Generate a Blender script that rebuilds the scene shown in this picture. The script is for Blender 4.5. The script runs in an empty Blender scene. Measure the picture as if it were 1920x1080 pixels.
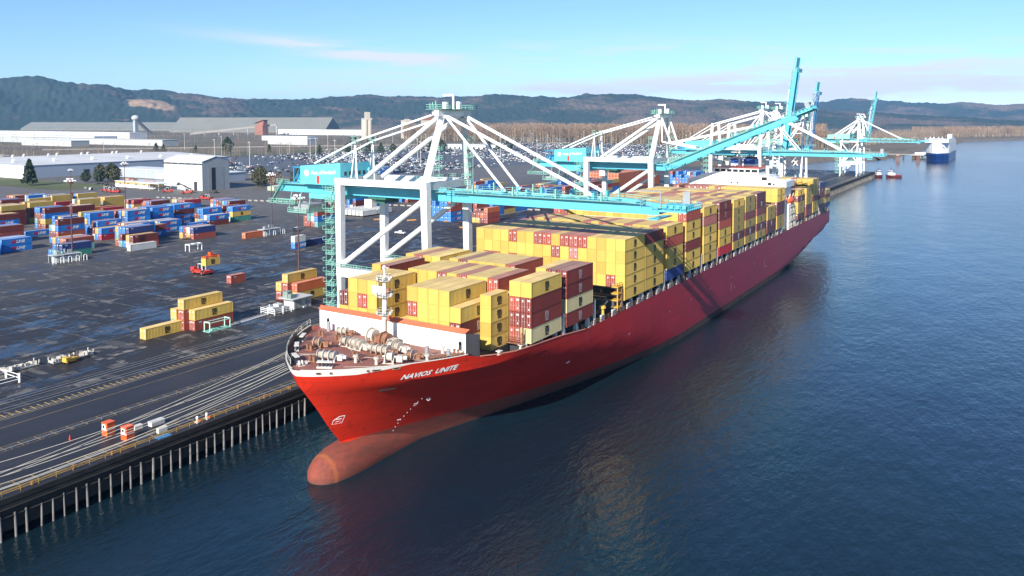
import bpy, bmesh, math, random
from mathutils import Vector, Matrix
R=math.radians
rnd=random.Random(7)
scene=bpy.context.scene
COL=scene.collection
# ------------------------------------------------------------------ camera, world, sun, exposure
cam_d=bpy.data.cameras.new("camera"); cam=bpy.data.objects.new("camera",cam_d); COL.objects.link(cam)
cam_d.sensor_width=36.0; cam_d.lens=1507/1920*36.0; cam_d.shift_y=-(540-304.5)/1920
cam_d.clip_start=0.5; cam_d.clip_end=40000
cam.location=(0,0,61.3); cam.rotation_euler=(R(90)-0.052,0,0.555)
scene.camera=cam
SUN_V=Vector((-0.135,1,-0.54)).normalized()
sun_el=math.asin(-SUN_V.z); 
wd=bpy.data.worlds.new("World"); scene.world=wd; wd.use_nodes=True
nt=wd.node_tree; N=nt.nodes; L=nt.links
bg=N['Background']; bg.inputs['Strength'].default_value=0.080
sky=N.new('ShaderNodeTexSky'); sky.sky_type='NISHITA'; sky.sun_disc=False
sky.sun_elevation=sun_el; sky.sun_rotation=math.atan2(-SUN_V.x,-SUN_V.y)
sky.altitude=50; sky.air_density=0.9; sky.dust_density=0.0; sky.ozone_density=4.5
tc=N.new('ShaderNodeTexCoord'); sep=N.new('ShaderNodeSeparateXYZ'); L.new(tc.outputs['Generated'],sep.inputs[0])
mp=N.new('ShaderNodeMapping'); mp.inputs['Scale'].default_value=(5,5,55); L.new(tc.outputs['Generated'],mp.inputs['Vector'])
nz=N.new('ShaderNodeTexNoise'); nz.inputs['Scale'].default_value=1.0; nz.inputs['Detail'].default_value=7; nz.inputs['Roughness'].default_value=0.62
L.new(mp.outputs[0],nz.inputs['Vector'])
r1=N.new('ShaderNodeMapRange'); r1.inputs[1].default_value=0.50; r1.inputs[2].default_value=0.68; L.new(nz.outputs[0],r1.inputs[0])
# cloud bank lies low over the hills and thins out upwards and to the west
r2=N.new('ShaderNodeMapRange'); r2.inputs[1].default_value=0.11; r2.inputs[2].default_value=0.055; L.new(sep.outputs[2],r2.inputs[0])
dt=N.new('ShaderNodeVectorMath'); dt.operation='DOT_PRODUCT'; dt.inputs[1].default_value=(-0.25,0.97,0); L.new(tc.outputs['Generated'],dt.inputs[0])
r3=N.new('ShaderNodeMapRange'); r3.inputs[1].default_value=0.80; r3.inputs[2].default_value=0.97; L.new(dt.outputs['Value'],r3.inputs[0])
m1=N.new('ShaderNodeMath'); m1.operation='MULTIPLY'; L.new(r1.outputs[0],m1.inputs[0]); L.new(r2.outputs[0],m1.inputs[1])
m2=N.new('ShaderNodeMath'); m2.operation='MULTIPLY'; L.new(m1.outputs[0],m2.inputs[0]); L.new(r3.outputs[0],m2.inputs[1])
# thin long streak higher up
mp2=N.new('ShaderNodeMapping'); mp2.inputs['Scale'].default_value=(3.2,3.2,42); mp2.inputs['Location'].default_value=(1.3,0.4,0.2); L.new(tc.outputs['Generated'],mp2.inputs['Vector'])
nz2=N.new('ShaderNodeTexNoise'); nz2.inputs['Scale'].default_value=1.6; nz2.inputs['Detail'].default_value=8; nz2.inputs['Roughness'].default_value=0.6; L.new(mp2.outputs[0],nz2.inputs['Vector'])
r4=N.new('ShaderNodeMapRange'); r4.inputs[1].default_value=0.60; r4.inputs[2].default_value=0.74; r4.inputs[4].default_value=0.7; L.new(nz2.outputs[0],r4.inputs[0])
# one drawn-out cloud at azimuth about -38 deg, elevation about 5 deg
def gauss(sock,c,w):
    a=N.new('ShaderNodeMath'); a.operation='SUBTRACT'; a.inputs[1].default_value=c; L.new(sock,a.inputs[0])
    b=N.new('ShaderNodeMath'); b.operation='MULTIPLY'; L.new(a.outputs[0],b.inputs[0]); L.new(a.outputs[0],b.inputs[1])
    d=N.new('ShaderNodeMath'); d.operation='MULTIPLY'; d.inputs[1].default_value=-1/(w*w); L.new(b.outputs[0],d.inputs[0])
    e=N.new('ShaderNodeMath'); e.operation='EXPONENT'; L.new(d.outputs[0],e.inputs[0]); return e.outputs[0]
def mul(a,b,op='MULTIPLY'):
    m=N.new('ShaderNodeMath'); m.operation=op
    for i,s in enumerate((a,b)):
        if isinstance(s,float): m.inputs[i].default_value=s
        else: L.new(s,m.inputs[i])
    return m.outputs[0]
rx=N.new('ShaderNodeMath'); rx.operation='ARCTAN2'; L.new(sep.outputs[0],rx.inputs[0]); L.new(sep.outputs[1],rx.inputs[1])
tilt=mul(mul(rx.outputs[0],0.10),sep.outputs[2],'ADD')
blob=mul(gauss(rx.outputs[0],-0.735,0.135),gauss(tilt,0.0815-0.0735,0.0085))
bn=N.new('ShaderNodeMapRange'); bn.inputs[1].default_value=0.34; bn.inputs[2].default_value=0.55; L.new(nz.outputs[0],bn.inputs[0])
blob=mul(mul(blob,bn.outputs[0]),1.3)
bank=mul(mul(gauss(sep.outputs[2],0.043,0.013),gauss(rx.outputs[0],-0.20,0.34)),1.7); bn2=N.new('ShaderNodeMapRange'); bn2.inputs[1].default_value=0.33; bn2.inputs[2].default_value=0.52; L.new(nz.outputs[0],bn2.inputs[0])
bank=mul(bank,bn2.outputs[0])
s1=mul(m2.outputs[0],mul(r4.outputs[0],r2.outputs[0]),'ADD'); s2=mul(mul(s1,blob,'ADD'),bank,'ADD')
mn=N.new('ShaderNodeMath'); mn.operation='MINIMUM'; mn.inputs[1].default_value=0.85; L.new(s2,mn.inputs[0])
mx=N.new('ShaderNodeMix'); mx.data_type='RGBA'; L.new(mn.outputs[0],mx.inputs[0]); tv=N.new('ShaderNodeVectorMath'); tv.operation='MULTIPLY'; tv.inputs[1].default_value=(0.86,0.965,1.10); L.new(sky.outputs[0],tv.inputs[0]); L.new(tv.outputs[0],mx.inputs[6]); mx.inputs[7].default_value=(6.6,6.5,7.0,1)
L.new(mx.outputs[2],bg.inputs['Color'])
sd=bpy.data.lights.new("sun","SUN"); sd.energy=4.6; sd.angle=R(0.53); sd.color=(1.0,0.945,0.86)
so=bpy.data.objects.new("sun",sd); COL.objects.link(so); so.rotation_euler=SUN_V.to_track_quat('-Z','Y').to_euler(); so.location=(0,0,200)
scene.view_settings.view_transform='Standard'; scene.view_settings.look='None'; scene.view_settings.gamma=1; scene.view_settings.exposure=0.90
try: scene.cycles.volume_step_rate=4; scene.cycles.max_bounces=6; scene.cycles.volume_bounces=0
except Exception: pass
# ------------------------------------------------------------------ materials
M={}
def mat(name,col,rough=0.6,metal=0.0,var=0.12,scale=0.4,spec=0.5,rust=0.0,objvar=0.0,bump=0.0,stretch=(1,1,1),rustcol=(0.16,0.05,0.02)):
    if name in M: return M[name]
    m=bpy.data.materials.new(name); m.use_nodes=True; n=m.node_tree.nodes; l=m.node_tree.links; p=n['Principled BSDF']
    p.inputs['Roughness'].default_value=rough; p.inputs['Metallic'].default_value=metal; p.inputs['Specular IOR Level'].default_value=spec
    t=n.new('ShaderNodeTexCoord'); mpp=n.new('ShaderNodeMapping'); mpp.inputs['Scale'].default_value=stretch; l.new(t.outputs['Object'],mpp.inputs[0])
    ns=n.new('ShaderNodeTexNoise'); ns.inputs['Scale'].default_value=scale; ns.inputs['Detail'].default_value=5; l.new(mpp.outputs[0],ns.inputs['Vector'])
    a=n.new('ShaderNodeMapRange'); a.inputs[1].default_value=0.3; a.inputs[2].default_value=0.7; a.inputs[3].default_value=1-var; a.inputs[4].default_value=1+var; l.new(ns.outputs[0],a.inputs[0])
    val=a.outputs[0]
    if objvar:
        oi=n.new('ShaderNodeObjectInfo'); b=n.new('ShaderNodeMapRange'); b.inputs[3].default_value=1-objvar; b.inputs[4].default_value=1+objvar*0.5; l.new(oi.outputs['Random'],b.inputs[0])
        mm=n.new('ShaderNodeMath'); mm.operation='MULTIPLY'; l.new(val,mm.inputs[0]); l.new(b.outputs[0],mm.inputs[1]); val=mm.outputs[0]
    v=n.new('ShaderNodeVectorMath'); v.operation='SCALE'; v.inputs[0].default_value=col[:3]; l.new(val,v.inputs['Scale'])
    out=v.outputs[0]
    if rust:
        n2=n.new('ShaderNodeTexNoise'); n2.inputs['Scale'].default_value=1.3; n2.inputs['Detail'].default_value=9; n2.inputs['Roughness'].default_value=0.7; l.new(t.outputs['Object'],n2.inputs['Vector'])
        c=n.new('ShaderNodeMapRange'); c.inputs[1].default_value=0.58; c.inputs[2].default_value=0.72; c.inputs[4].default_value=rust; l.new(n2.outputs[0],c.inputs[0])
        x=n.new('ShaderNodeMix'); x.data_type='RGBA'; l.new(c.outputs[0],x.inputs[0]); l.new(out,x.inputs[6]); x.inputs[7].default_value=(*rustcol,1); out=x.outputs[2]
    l.new(out,p.inputs['Base Color'])
    if bump:
        bb=n.new('ShaderNodeBump'); bb.inputs['Strength'].default_value=bump; l.new(ns.outputs[0],bb.inputs['Height']); l.new(bb.outputs[0],p.inputs['Normal'])
    M[name]=m; return m
CC={'Y':('yellow',(0.64,0.425,0.095)),'D':('dark red',(0.185,0.032,0.024)),'R':('rust red',(0.34,0.070,0.045)),'P':('faded red',(0.44,0.15,0.12)),
 'B':('bright blue',(0.015,0.20,0.60)),'N':('navy blue',(0.02,0.04,0.16)),'O':('orange',(0.60,0.14,0.045)),'W':('white',(0.62,0.62,0.58)),
 'G':('green',(0.06,0.26,0.20)),'T':('teal',(0.16,0.38,0.36)),'S':('grey',(0.36,0.38,0.38)),'C':('cream yellow',(0.62,0.52,0.28)),'X':('crimson',(0.42,0.025,0.04))}
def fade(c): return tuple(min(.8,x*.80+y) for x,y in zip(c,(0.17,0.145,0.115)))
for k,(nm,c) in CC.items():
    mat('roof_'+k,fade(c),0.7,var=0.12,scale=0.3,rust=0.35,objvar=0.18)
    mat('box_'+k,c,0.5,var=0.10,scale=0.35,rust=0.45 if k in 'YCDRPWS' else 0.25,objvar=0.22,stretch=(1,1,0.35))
white=mat('white_paint',(0.80,0.80,0.78),0.4,var=0.05,rust=0.12); offwhite=mat('weathered_white',(0.62,0.60,0.54),0.55,var=0.12,rust=0.5)
wwall=mat('breakwater_white',(0.82,0.80,0.76),0.5,var=0.03)
cyan=mat('cyan_paint',(0.10,0.44,0.55),0.35,var=0.06,rust=0.1); cyanl=mat('cyan_light',(0.12,0.52,0.60),0.4,var=0.05)
greenp=mat('mint_green_steel',(0.22,0.46,0.38),0.5,var=0.1); glass=mat('dark_glass',(0.02,0.025,0.03),0.1,var=0.0)
black=mat('black_rubber',(0.015,0.015,0.015),0.7,var=0.1); dark=mat('dark_steel',(0.035,0.035,0.04),0.6,var=0.2); grey=mat('grey_steel',(0.28,0.29,0.30),0.5,var=0.1,rust=0.3)
lgrey=mat('pale_grey_paint',(0.50,0.51,0.50),0.5,var=0.08,rust=0.25); brown=mat('brown_pole',(0.09,0.045,0.045),0.6,var=0.15)
orange=mat('orange_paint',(0.75,0.12,0.03),0.45,var=0.06); redp=mat('red_paint',(0.50,0.045,0.03),0.45,var=0.1); yelp=mat('yellow_paint',(0.65,0.38,0.05),0.5,var=0.1,rust=0.3)
deckm=mat('red_deck_paint',(0.27,0.10,0.075),0.65,var=0.22,scale=0.25,rust=0.5,rustcol=(0.20,0.10,0.07)); rimr=mat('orange_red_rim',(0.62,0.13,0.06),0.5,var=0.08)
rope=mat('rope',(0.36,0.34,0.29),0.8,var=0.1); rusty=mat('rusty_steel',(0.24,0.11,0.06),0.7,var=0.4,scale=1.5,rust=0.6); beige=mat('beige_machinery',(0.55,0.50,0.42),0.6,var=0.2,scale=1.2,rust=0.8,rustcol=(0.25,0.12,0.06))
logob=mat('logo_black',(0.03,0.028,0.02),0.5,var=0); logow=mat('logo_white',(0.78,0.78,0.76),0.5,var=0); logor=mat('logo_red',(0.55,0.02,0.06),0.5,var=0)
bluep=mat('blue_paint',(0.02,0.07,0.28),0.35,var=0.08); tan=mat('tan_wall',(0.48,0.33,0.15),0.7,var=0.06); roofg=mat('grey_roof',(0.56,0.56,0.55),0.7,var=0.12,scale=0.05,stretch=(0.3,1,1))
clad=mat('white_cladding',(0.66,0.68,0.68),0.55,var=0.04); cladg=mat('grey_and_shaded_cladding',(0.36,0.41,0.47),0.6,var=0.05); concrete=mat('concrete',(0.30,0.28,0.25),0.8,var=0.15,scale=0.3)
olive=mat('olive_grey_roof',(0.19,0.19,0.165),0.8,var=0.06,scale=0.02); steelrail=mat('rail_steel',(0.42,0.42,0.42),0.35,metal=0.3,var=0.1); whiteline=mat('faded_white_line',(0.20,0.195,0.18),0.8,var=0.55,scale=0.8)
tanline=mat('faded_yellow_line',(0.40,0.27,0.09),0.7,var=0.3,scale=0.7); pilem=mat('streaked_pile',(0.19,0.18,0.17),0.6,var=0.55,scale=0.9,stretch=(1,1,0.5)); blk=mat('timber_black',(0.020,0.019,0.018),0.8,var=0.4,scale=0.8)
trunkm=mat('bark',(0.10,0.075,0.055),0.9,var=0.3); conm=mat('conifer_green',(0.030,0.050,0.026),0.8,var=0.5,scale=0.5); conm2=mat('broadleaf_green',(0.055,0.060,0.030),0.8,var=0.5,scale=0.5)
twig=mat('bare_twigs',(0.27,0.19,0.135),0.9,var=0.35,scale=0.02); twig2=mat('grey_bare_twigs',(0.26,0.20,0.15),0.9,var=0.35,scale=0.02); trunkl=mat('pale_trunks',(0.34,0.27,0.20),0.9,var=0.2,scale=0.05)
# ------------------------------------------------------------------ mesh helper
def frame_of(d):
    d=Vector(d).normalized(); up=Vector((0,0,1))
    if abs(d.z)>0.99: up=Vector((0,1,0))
    s=d.cross(up).normalized(); return d,s,s.cross(d).normalized()
_fc={}
def text_geo(s,shear=0.0,off=0.0):
    k=(s,shear,off)
    if k in _fc: return _fc[k]
    c=bpy.data.curves.new('t','FONT'); c.body=s; c.size=1; c.shear=shear; c.offset=off; c.resolution_u=2; c.align_x='CENTER'; c.align_y='CENTER'
    o=bpy.data.objects.new('t',c); COL.objects.link(o); bpy.context.view_layer.update()
    me=bpy.data.meshes.new_from_object(o.evaluated_get(bpy.context.evaluated_depsgraph_get()))
    g=([tuple(v.co) for v in me.vertices],[tuple(p.vertices) for p in me.polygons]); bpy.data.objects.remove(o); bpy.data.curves.remove(c); bpy.data.meshes.remove(me); _fc[k]=g; return g
class MB:
    def __init__(s): s.v=[]; s.f=[]; s.m=[]
    def quad(s,pts,m=0):
        b=len(s.v); s.v.extend([tuple(p) for p in pts]); s.f.append(tuple(range(b,b+len(pts)))); s.m.append(m)
    def box(s,x0,x1,y0,y1,z0,z1,m=0):
        b=len(s.v); s.v.extend([(x0,y0,z0),(x1,y0,z0),(x1,y1,z0),(x0,y1,z0),(x0,y0,z1),(x1,y0,z1),(x1,y1,z1),(x0,y1,z1)])
        for q in ((0,3,2,1),(4,5,6,7),(0,1,5,4),(1,2,6,5),(2,3,7,6),(3,0,4,7)): s.f.append(tuple(b+i for i in q)); s.m.append(m)
    def cbox(s,c,sx,sy,sz,rz=0,m=0):
        b=len(s.v); ca,sa=math.cos(rz),math.sin(rz)
        for dz in (0,sz):
            for dx,dy in ((-sx/2,-sy/2),(sx/2,-sy/2),(sx/2,sy/2),(-sx/2,sy/2)): s.v.append((c[0]+dx*ca-dy*sa,c[1]+dx*sa+dy*ca,c[2]+dz))
        for q in ((0,3,2,1),(4,5,6,7),(0,1,5,4),(1,2,6,5),(2,3,7,6),(3,0,4,7)): s.f.append(tuple(b+i for i in q)); s.m.append(m)
    def beam(s,p,q,w,h=None,m=0,w2=None,h2=None):
        h=h or w; w2=w2 or w; h2=h2 or h
        p=Vector(p); q=Vector(q); d,a,u=frame_of(q-p); b=len(s.v)
        for c,ww,hh in ((p,w,h),(q,w2,h2)):
            for i,j in ((-1,-1),(1,-1),(1,1),(-1,1)): s.v.append(tuple(c+a*(i*ww/2)+u*(j*hh/2)))
        for f in ((3,2,1,0),(4,5,6,7),(0,1,5,4),(1,2,6,5),(2,3,7,6),(3,0,4,7)): s.f.append(tuple(b+i for i in f)); s.m.append(m)
    def tube(s,p,q,r,r2=None,n=8,m=0,cap=True):
        r2=r if r2 is None else r2; p=Vector(p); q=Vector(q); d,a,u=frame_of(q-p); b=len(s.v)
        for c,rr in ((p,r),(q,r2)):
            for i in range(n): t=2*math.pi*i/n; s.v.append(tuple(c+a*(math.cos(t)*rr)+u*(math.sin(t)*rr)))
        for i in range(n): j=(i+1)%n; s.f.append((b+i,b+j,b+n+j,b+n+i)); s.m.append(m)
        if cap: s.f.append(tuple(b+i for i in reversed(range(n)))); s.m.append(m); s.f.append(tuple(b+n+i for i in range(n))); s.m.append(m)
    def path(s,pts,r,n=5,m=0):
        for p,q in zip(pts[:-1],pts[1:]): s.tube(p,q,r,n=n,m=m,cap=False)
    def ball(s,c,rx,ry,rz,m=0,nu=10,nv=6):
        b=len(s.v)
        for j in range(nv+1):
            ph=math.pi*j/nv
            for i in range(nu): th=2*math.pi*i/nu; s.v.append((c[0]+rx*math.sin(ph)*math.cos(th),c[1]+ry*math.sin(ph)*math.sin(th),c[2]+rz*math.cos(ph)))
        for j in range(nv):
            for i in range(nu): k=(i+1)%nu; s.f.append((b+j*nu+i,b+(j+1)*nu+i,b+(j+1)*nu+k,b+j*nu+k)); s.m.append(m)
    def text(s,t,o,right,up,size,m=0,shear=0.0,off=0.02,sx=1.0):
        vs,fs=text_geo(t,shear,off); o=Vector(o); right=Vector(right).normalized(); up=Vector(up).normalized(); b=len(s.v)
        for v in vs: s.v.append(tuple(o+right*(v[0]*size*sx)+up*(v[1]*size)))
        for f in fs: s.f.append(tuple(b+i for i in f)); s.m.append(m)
    def rail(s,pts,h=1.1,r=0.04,step=2.0,m=0,rails=(1.0,0.5)):
        for p,q in zip(pts[:-1],pts[1:]):
            p=Vector(p); q=Vector(q); ln=(q-p).length; n=max(1,int(ln/step))
            for k in range(n+1): c=p.lerp(q,k/n); s.beam(c,c+Vector((0,0,h)),r*2,m=m)
            for f in rails: s.beam(p+Vector((0,0,h*f)),q+Vector((0,0,h*f)),r*2,m=m)
    def mesh(s,name,mats):
        me=bpy.data.meshes.new(name); me.from_pydata(s.v,[],s.f)
        for x in mats: me.materials.append(x)
        if len(mats)>1: me.polygons.foreach_set('material_index',s.m)
        me.update(); return me
    def build(s,name,mats,parent=None,loc=(0,0,0),smooth=False):
        if not isinstance(mats,(list,tuple)): mats=[mats]
        me=s.mesh(name,mats)
        if smooth: me.polygons.foreach_set('use_smooth',[True]*len(me.polygons))
        o=bpy.data.objects.new(name,me); COL.objects.link(o); o.location=loc
        if parent: o.parent=parent
        return o
def tag(o,label=None,cat=None,group=None,kind=None):
    if label: o['label']=label
    if cat: o['category']=cat
    if group: o['group']=group
    if kind: o['kind']=kind
    return o
def thing(name,label,cat,loc=(0,0,0),rz=0,group=None):
    o=bpy.data.objects.new(name,None); COL.objects.link(o); o.location=loc; o.rotation_euler=(0,0,rz); o.empty_display_size=1
    return tag(o,label,cat,group)
def kids(o): return [c for c in COL.objects if c.parent==o]
def dup(o,loc,rz=None,label=None,group=None,parent=None):
    c=o.copy(); COL.objects.link(c)
    if parent: c.parent=parent
    else:
        c.location=loc
        if rz is not None: c.rotation_euler=(0,0,rz)
    for k in o.children: dup(k,None,parent=c)
    if label: c['label']=label
    if group: c['group']=group
    return c
ORD=['first','second','third','fourth','fifth','sixth','seventh','eighth','ninth','tenth','eleventh','twelfth','thirteenth','fourteenth','fifteenth','sixteenth','seventeenth','eighteenth','nineteenth','twentieth']
def od(i): return ORD[i] if i<20 else 'far'
# ------------------------------------------------------------------ water, ground, quay
def nodes(name):
    m=bpy.data.materials.new(name); m.use_nodes=True; return m,m.node_tree.nodes,m.node_tree.links,m.node_tree.nodes['Principled BSDF']
def noise(n,l,src,scale,st=(1,1,1),detail=4,rough=0.55,rot=0):
    mp=n.new('ShaderNodeMapping'); mp.inputs['Scale'].default_value=st; mp.inputs['Rotation'].default_value=(0,0,rot); l.new(src,mp.inputs[0])
    t=n.new('ShaderNodeTexNoise'); t.inputs['Scale'].default_value=scale; t.inputs['Detail'].default_value=detail; t.inputs['Roughness'].default_value=rough; l.new(mp.outputs[0],t.inputs['Vector']); return t.outputs[0]
def rng(n,l,s,a,b,c=0.0,d=1.0):
    r=n.new('ShaderNodeMapRange'); 
    for i,v in ((1,a),(2,b),(3,c),(4,d)): r.inputs[i].default_value=v
    l.new(s,r.inputs[0]); return r.outputs[0]
def mixc(n,l,f,a,b):
    x=n.new('ShaderNodeMix'); x.data_type='RGBA'
    if isinstance(f,float): x.inputs[0].default_value=f
    else: l.new(f,x.inputs[0])
    for i,s in ((6,a),(7,b)):
        if isinstance(s,tuple): x.inputs[i].default_value=(*s,1)
        else: l.new(s,x.inputs[i])
    return x.outputs[2]
def mth(n,l,op,a,b):
    m=n.new('ShaderNodeMath'); m.operation=op
    for i,s in enumerate((a,b)):
        if isinstance(s,(float,int)): m.inputs[i].default_value=s
        else: l.new(s,m.inputs[i])
    return m.outputs[0]
def watermat():
    m,n,l,p=nodes('river_water'); t=n.new('ShaderNodeTexCoord'); o=t.outputs['Object']
    p.inputs['IOR'].default_value=1.45; p.inputs['Roughness'].default_value=0.12
    big=noise(n,l,o,0.012,(1,0.5,1),3); l.new(mixc(n,l,rng(n,l,big,0.4,0.62),(0.0045,0.014,0.019),(0.005,0.018,0.030)),p.inputs['Base Color'])
    rip=noise(n,l,o,0.55,(1,0.45,1),4,0.6,0.5); swell=noise(n,l,o,0.09,(1,0.5,1),3,0.5,0.35)
    calm=rng(n,l,noise(n,l,o,0.004,(1,0.35,1),3),0.38,0.62,0.45,1.0)
    fine=noise(n,l,o,1.7,(1,0.5,1),3,0.6,0.2); h=mth(n,l,'ADD',mth(n,l,'ADD',mth(n,l,'MULTIPLY',rip,0.38),mth(n,l,'MULTIPLY',swell,0.75)),mth(n,l,'MULTIPLY',fine,0.10))
    b=n.new('ShaderNodeBump'); b.inputs['Distance'].default_value=1.0; l.new(mth(n,l,'MULTIPLY',calm,0.95),b.inputs['Strength']); l.new(h,b.inputs['Height']); l.new(b.outputs[0],p.inputs['Normal'])
    return m
w=MB(); w.quad([(-2500,-600,0),(14000,-600,0),(14000,14000,0),(-2500,14000,0)]); tag(w.build('river_water',watermat()),kind='structure')
def groundmat():
    m,n,l,p=nodes('winter_ground'); o=n.new('ShaderNodeTexCoord').outputs['Object']; p.inputs['Roughness'].default_value=0.9
    a=noise(n,l,o,0.004,(1,1,1),6,0.6); c=noise(n,l,o,0.05,(1,1,1),4)
    x=mixc(n,l,rng(n,l,a,0.42,0.6),(0.155,0.115,0.075),(0.085,0.085,0.050)); x=mixc(n,l,rng(n,l,c,0.45,0.75,0,0.5),x,(0.22,0.17,0.12)); l.new(x,p.inputs['Base Color']); return m
gm=groundmat(); mud=mat('muddy_bank',(0.15,0.12,0.09),0.8,var=0.3,scale=0.1)
bank=[(-126.2,-300),(-126.2,945),(-262,955),(-262,1150),(-238,1320),(-182,1365),(-172,1500),(-163,1750),(-142,2200),(-122,2650),(35,3060),(500,3500),(1800,4300),(9000,8000)]
g=MB(); 
for (x0,y0),(x1,y1) in zip(bank[:-1],bank[1:]):
    if y1-y0<1: continue
    xl0=-16000; xl1=-16000
    g.quad([(xl0,y0,5.9),(x0,y0,5.9),(x1,y1,5.9),(xl1,y1,5.9)])
g.quad([(-16000,8000,5.9),(9000,8000,5.9),(9000,16000,5.9),(-16000,16000,5.9)])
for i in range(1,len(bank)-1):
    (x0,y0),(x1,y1)=bank[i],bank[i+1]; d=Vector((x1-x0,y1-y0)).normalized(); nx,ny=d.y,-d.x; W=16 if i>1 else 3
    g.quad([(x0,y0,5.9),(x0+nx*W,y0+ny*W,-1.5),(x1+nx*W,y1+ny*W,-1.5),(x1,y1,5.9)],1)
g.quad([(-126.2,-300,5.9),(-126.2,-300,-2),(-126.2,945,-2),(-126.2,945,5.9)],2)
tag(g.build('ground',[gm,mud,blk]),kind='structure')
def asph():
    m,n,l,p=nodes('wet_asphalt'); o=n.new('ShaderNodeTexCoord').outputs['Object']; s=n.new('ShaderNodeSeparateXYZ'); l.new(o,s.inputs[0])
    far=rng(n,l,s.outputs[0],-235,-420)            # the yard drains towards the quay: wetter near it
    wet1=noise(n,l,o,0.075,(0.8,0.45,1),7,0.7,0.12); wet2=noise(n,l,o,0.6,(1,0.35,1),5,0.7,-0.15)
    wsum=mth(n,l,'ADD',mth(n,l,'MULTIPLY',wet1,0.62),mth(n,l,'MULTIPLY',wet2,0.38))
    wet=mth(n,l,'MULTIPLY',rng(n,l,wsum,0.515,0.575),rng(n,l,far,0,.8,1.0,0.12))
    ds=noise(n,l,o,0.16,(0.45,1.7,1),5,0.65,0.0); dry=rng(n,l,ds,0.585,0.63); ds2=noise(n,l,o,0.10,(1.5,0.4,1),6,0.7); dry2=rng(n,l,ds2,0.66,0.70,0,0.5)
    base=mixc(n,l,far,(0.019,0.017,0.019),(0.135,0.122,0.106)); gr=noise(n,l,o,0.7,(1,1,1),5,0.7); base=mixc(n,l,rng(n,l,gr,0.35,0.7,0,0.3),base,(0.045,0.041,0.039))
    def cells(sx,sy,th,seed):
        mp=n.new('ShaderNodeMapping'); mp.inputs['Scale'].default_value=(1/sx,1/sy,1); mp.inputs['Location'].default_value=(seed,seed*.7,0); l.new(o,mp.inputs[0])
        v=n.new('ShaderNodeVectorMath'); v.operation='FLOOR'; l.new(mp.outputs[0],v.inputs[0]); w_=n.new('ShaderNodeTexWhiteNoise'); w_.noise_dimensions='2D'; l.new(v.outputs[0],w_.inputs['Vector']); return rng(n,l,w_.outputs['Value'],th,th+.01)
    er=rng(n,l,noise(n,l,o,0.45,(1,.6,1),5,.7),0.47,0.56)
    pt=mth(n,l,'MULTIPLY',mth(n,l,'ADD',mth(n,l,'ADD',cells(2.9,5.5,.90,.3),cells(7.5,1.6,.93,1.7)),cells(1.3,9.0,.94,4.1)),er)
    fl=noise(n,l,o,1.1,(.35,1.6,1),4,.7); pt=mth(n,l,'ADD',pt,rng(n,l,fl,.64,.70,0,.5))
    dry2=mth(n,l,'ADD',dry2,mth(n,l,'MULTIPLY',pt,1.1))
    dd=mth(n,l,'MINIMUM',mth(n,l,'ADD',mth(n,l,'MULTIPLY',dry,0.22),mth(n,l,'MULTIPLY',dry2,0.50)),1.0)
    base=mixc(n,l,dd,base,(0.22,0.20,0.175)); wetm=mth(n,l,'MULTIPLY',wet,mth(n,l,'SUBTRACT',1.0,mth(n,l,'MULTIPLY',dd,0.85)))
    base=mixc(n,l,wetm,base,(0.016,0.017,0.024)); l.new(base,p.inputs['Base Color'])
    l.new(rng(n,l,wetm,0,1,0.64,0.22),p.inputs['Roughness'])
    bp=n.new('ShaderNodeBump'); bp.inputs['Strength'].default_value=0.25; bp.inputs['Distance'].default_value=0.05; l.new(gr,bp.inputs['Height']); l.new(bp.outputs[0],p.inputs['Normal']); return m
am=asph()
g=MB(); g.quad([(-905,-120,5.95),(-160,-120,5.95),(-160,560,5.95),(-905,560,5.95)]); g.quad([(-520,560,5.95),(-160,560,5.95),(-160,940,5.95),(-520,940,5.95)])
tag(g.build('yard_pavement',am),kind='structure')
lotm=mat('car_park_asphalt',(0.095,0.092,0.092),0.55,var=0.3,scale=0.02)
g=MB(); g.quad([(-1010,560,5.94),(-520,560,5.94),(-520,1090,5.94),(-1010,1090,5.94)]); g.quad([(-1120,1090,5.94),(-300,1090,5.94),(-300,1330,5.94),(-1120,1330,5.94)]); g.quad([(-1080,1330,5.94),(-420,1330,5.94),(-420,1800,5.94),(-1080,1800,5.94)])
tag(g.build('car_park_pavement',lotm),kind='structure')
quaym=mat('quay_deck_asphalt',(0.024,0.021,0.023),0.55,var=0.35,scale=0.12,stretch=(1.5,0.5,1),bump=0.1)
q=MB(); q.box(-160,-123.6,-120,944,5.2,6.0)
q.box(-123.6,-123.2,-120,944,5.35,6.18,1)
q.box(-124.4,-123.25,-120,944,3.9,5.2,1)
quay=tag(q.build('quay',[quaym,blk]),kind='structure')
# painted lines and rails lying on the quay
q=MB()
for x in (-127.4,-142.6,-157.8): q.box(x-0.09,x+0.09,-120,944,6.004,6.035)
for x in (-161.6,-163.1,-165.9,-167.4): q.box(x-0.06,x+0.06,-120,944,5.99,6.02)
tag(q.build('crane_rails',steelrail),kind='structure')
q=MB()
for x,w in ((-126.0,0.10),(-128.7,0.12),(-141.7,0.12),(-143.9,0.08),(-157.0,0.16),(-158.7,0.16),(-153.0,0.10)): q.box(x-w/2,x+w/2,-120,944,6.0,6.008)
for k in range(330): y=20+k*2.8; q.box(-143.9,-141.7,y,y+0.10,6.001,6.009); q.box(-128.7,-126.0,y,y+0.10,6.001,6.009)
for k in range(460): y=20+k*1.35; q.box(-160.0,-157.8,y,y+0.22,6.001,6.010)
tag(q.build('quay_marking',tanline),kind='structure')
q=MB()
for x in (-169,-192,-207,-235,-262,-290): q.box(x-0.07,x+0.07,30,330,5.954,5.958)
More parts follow.
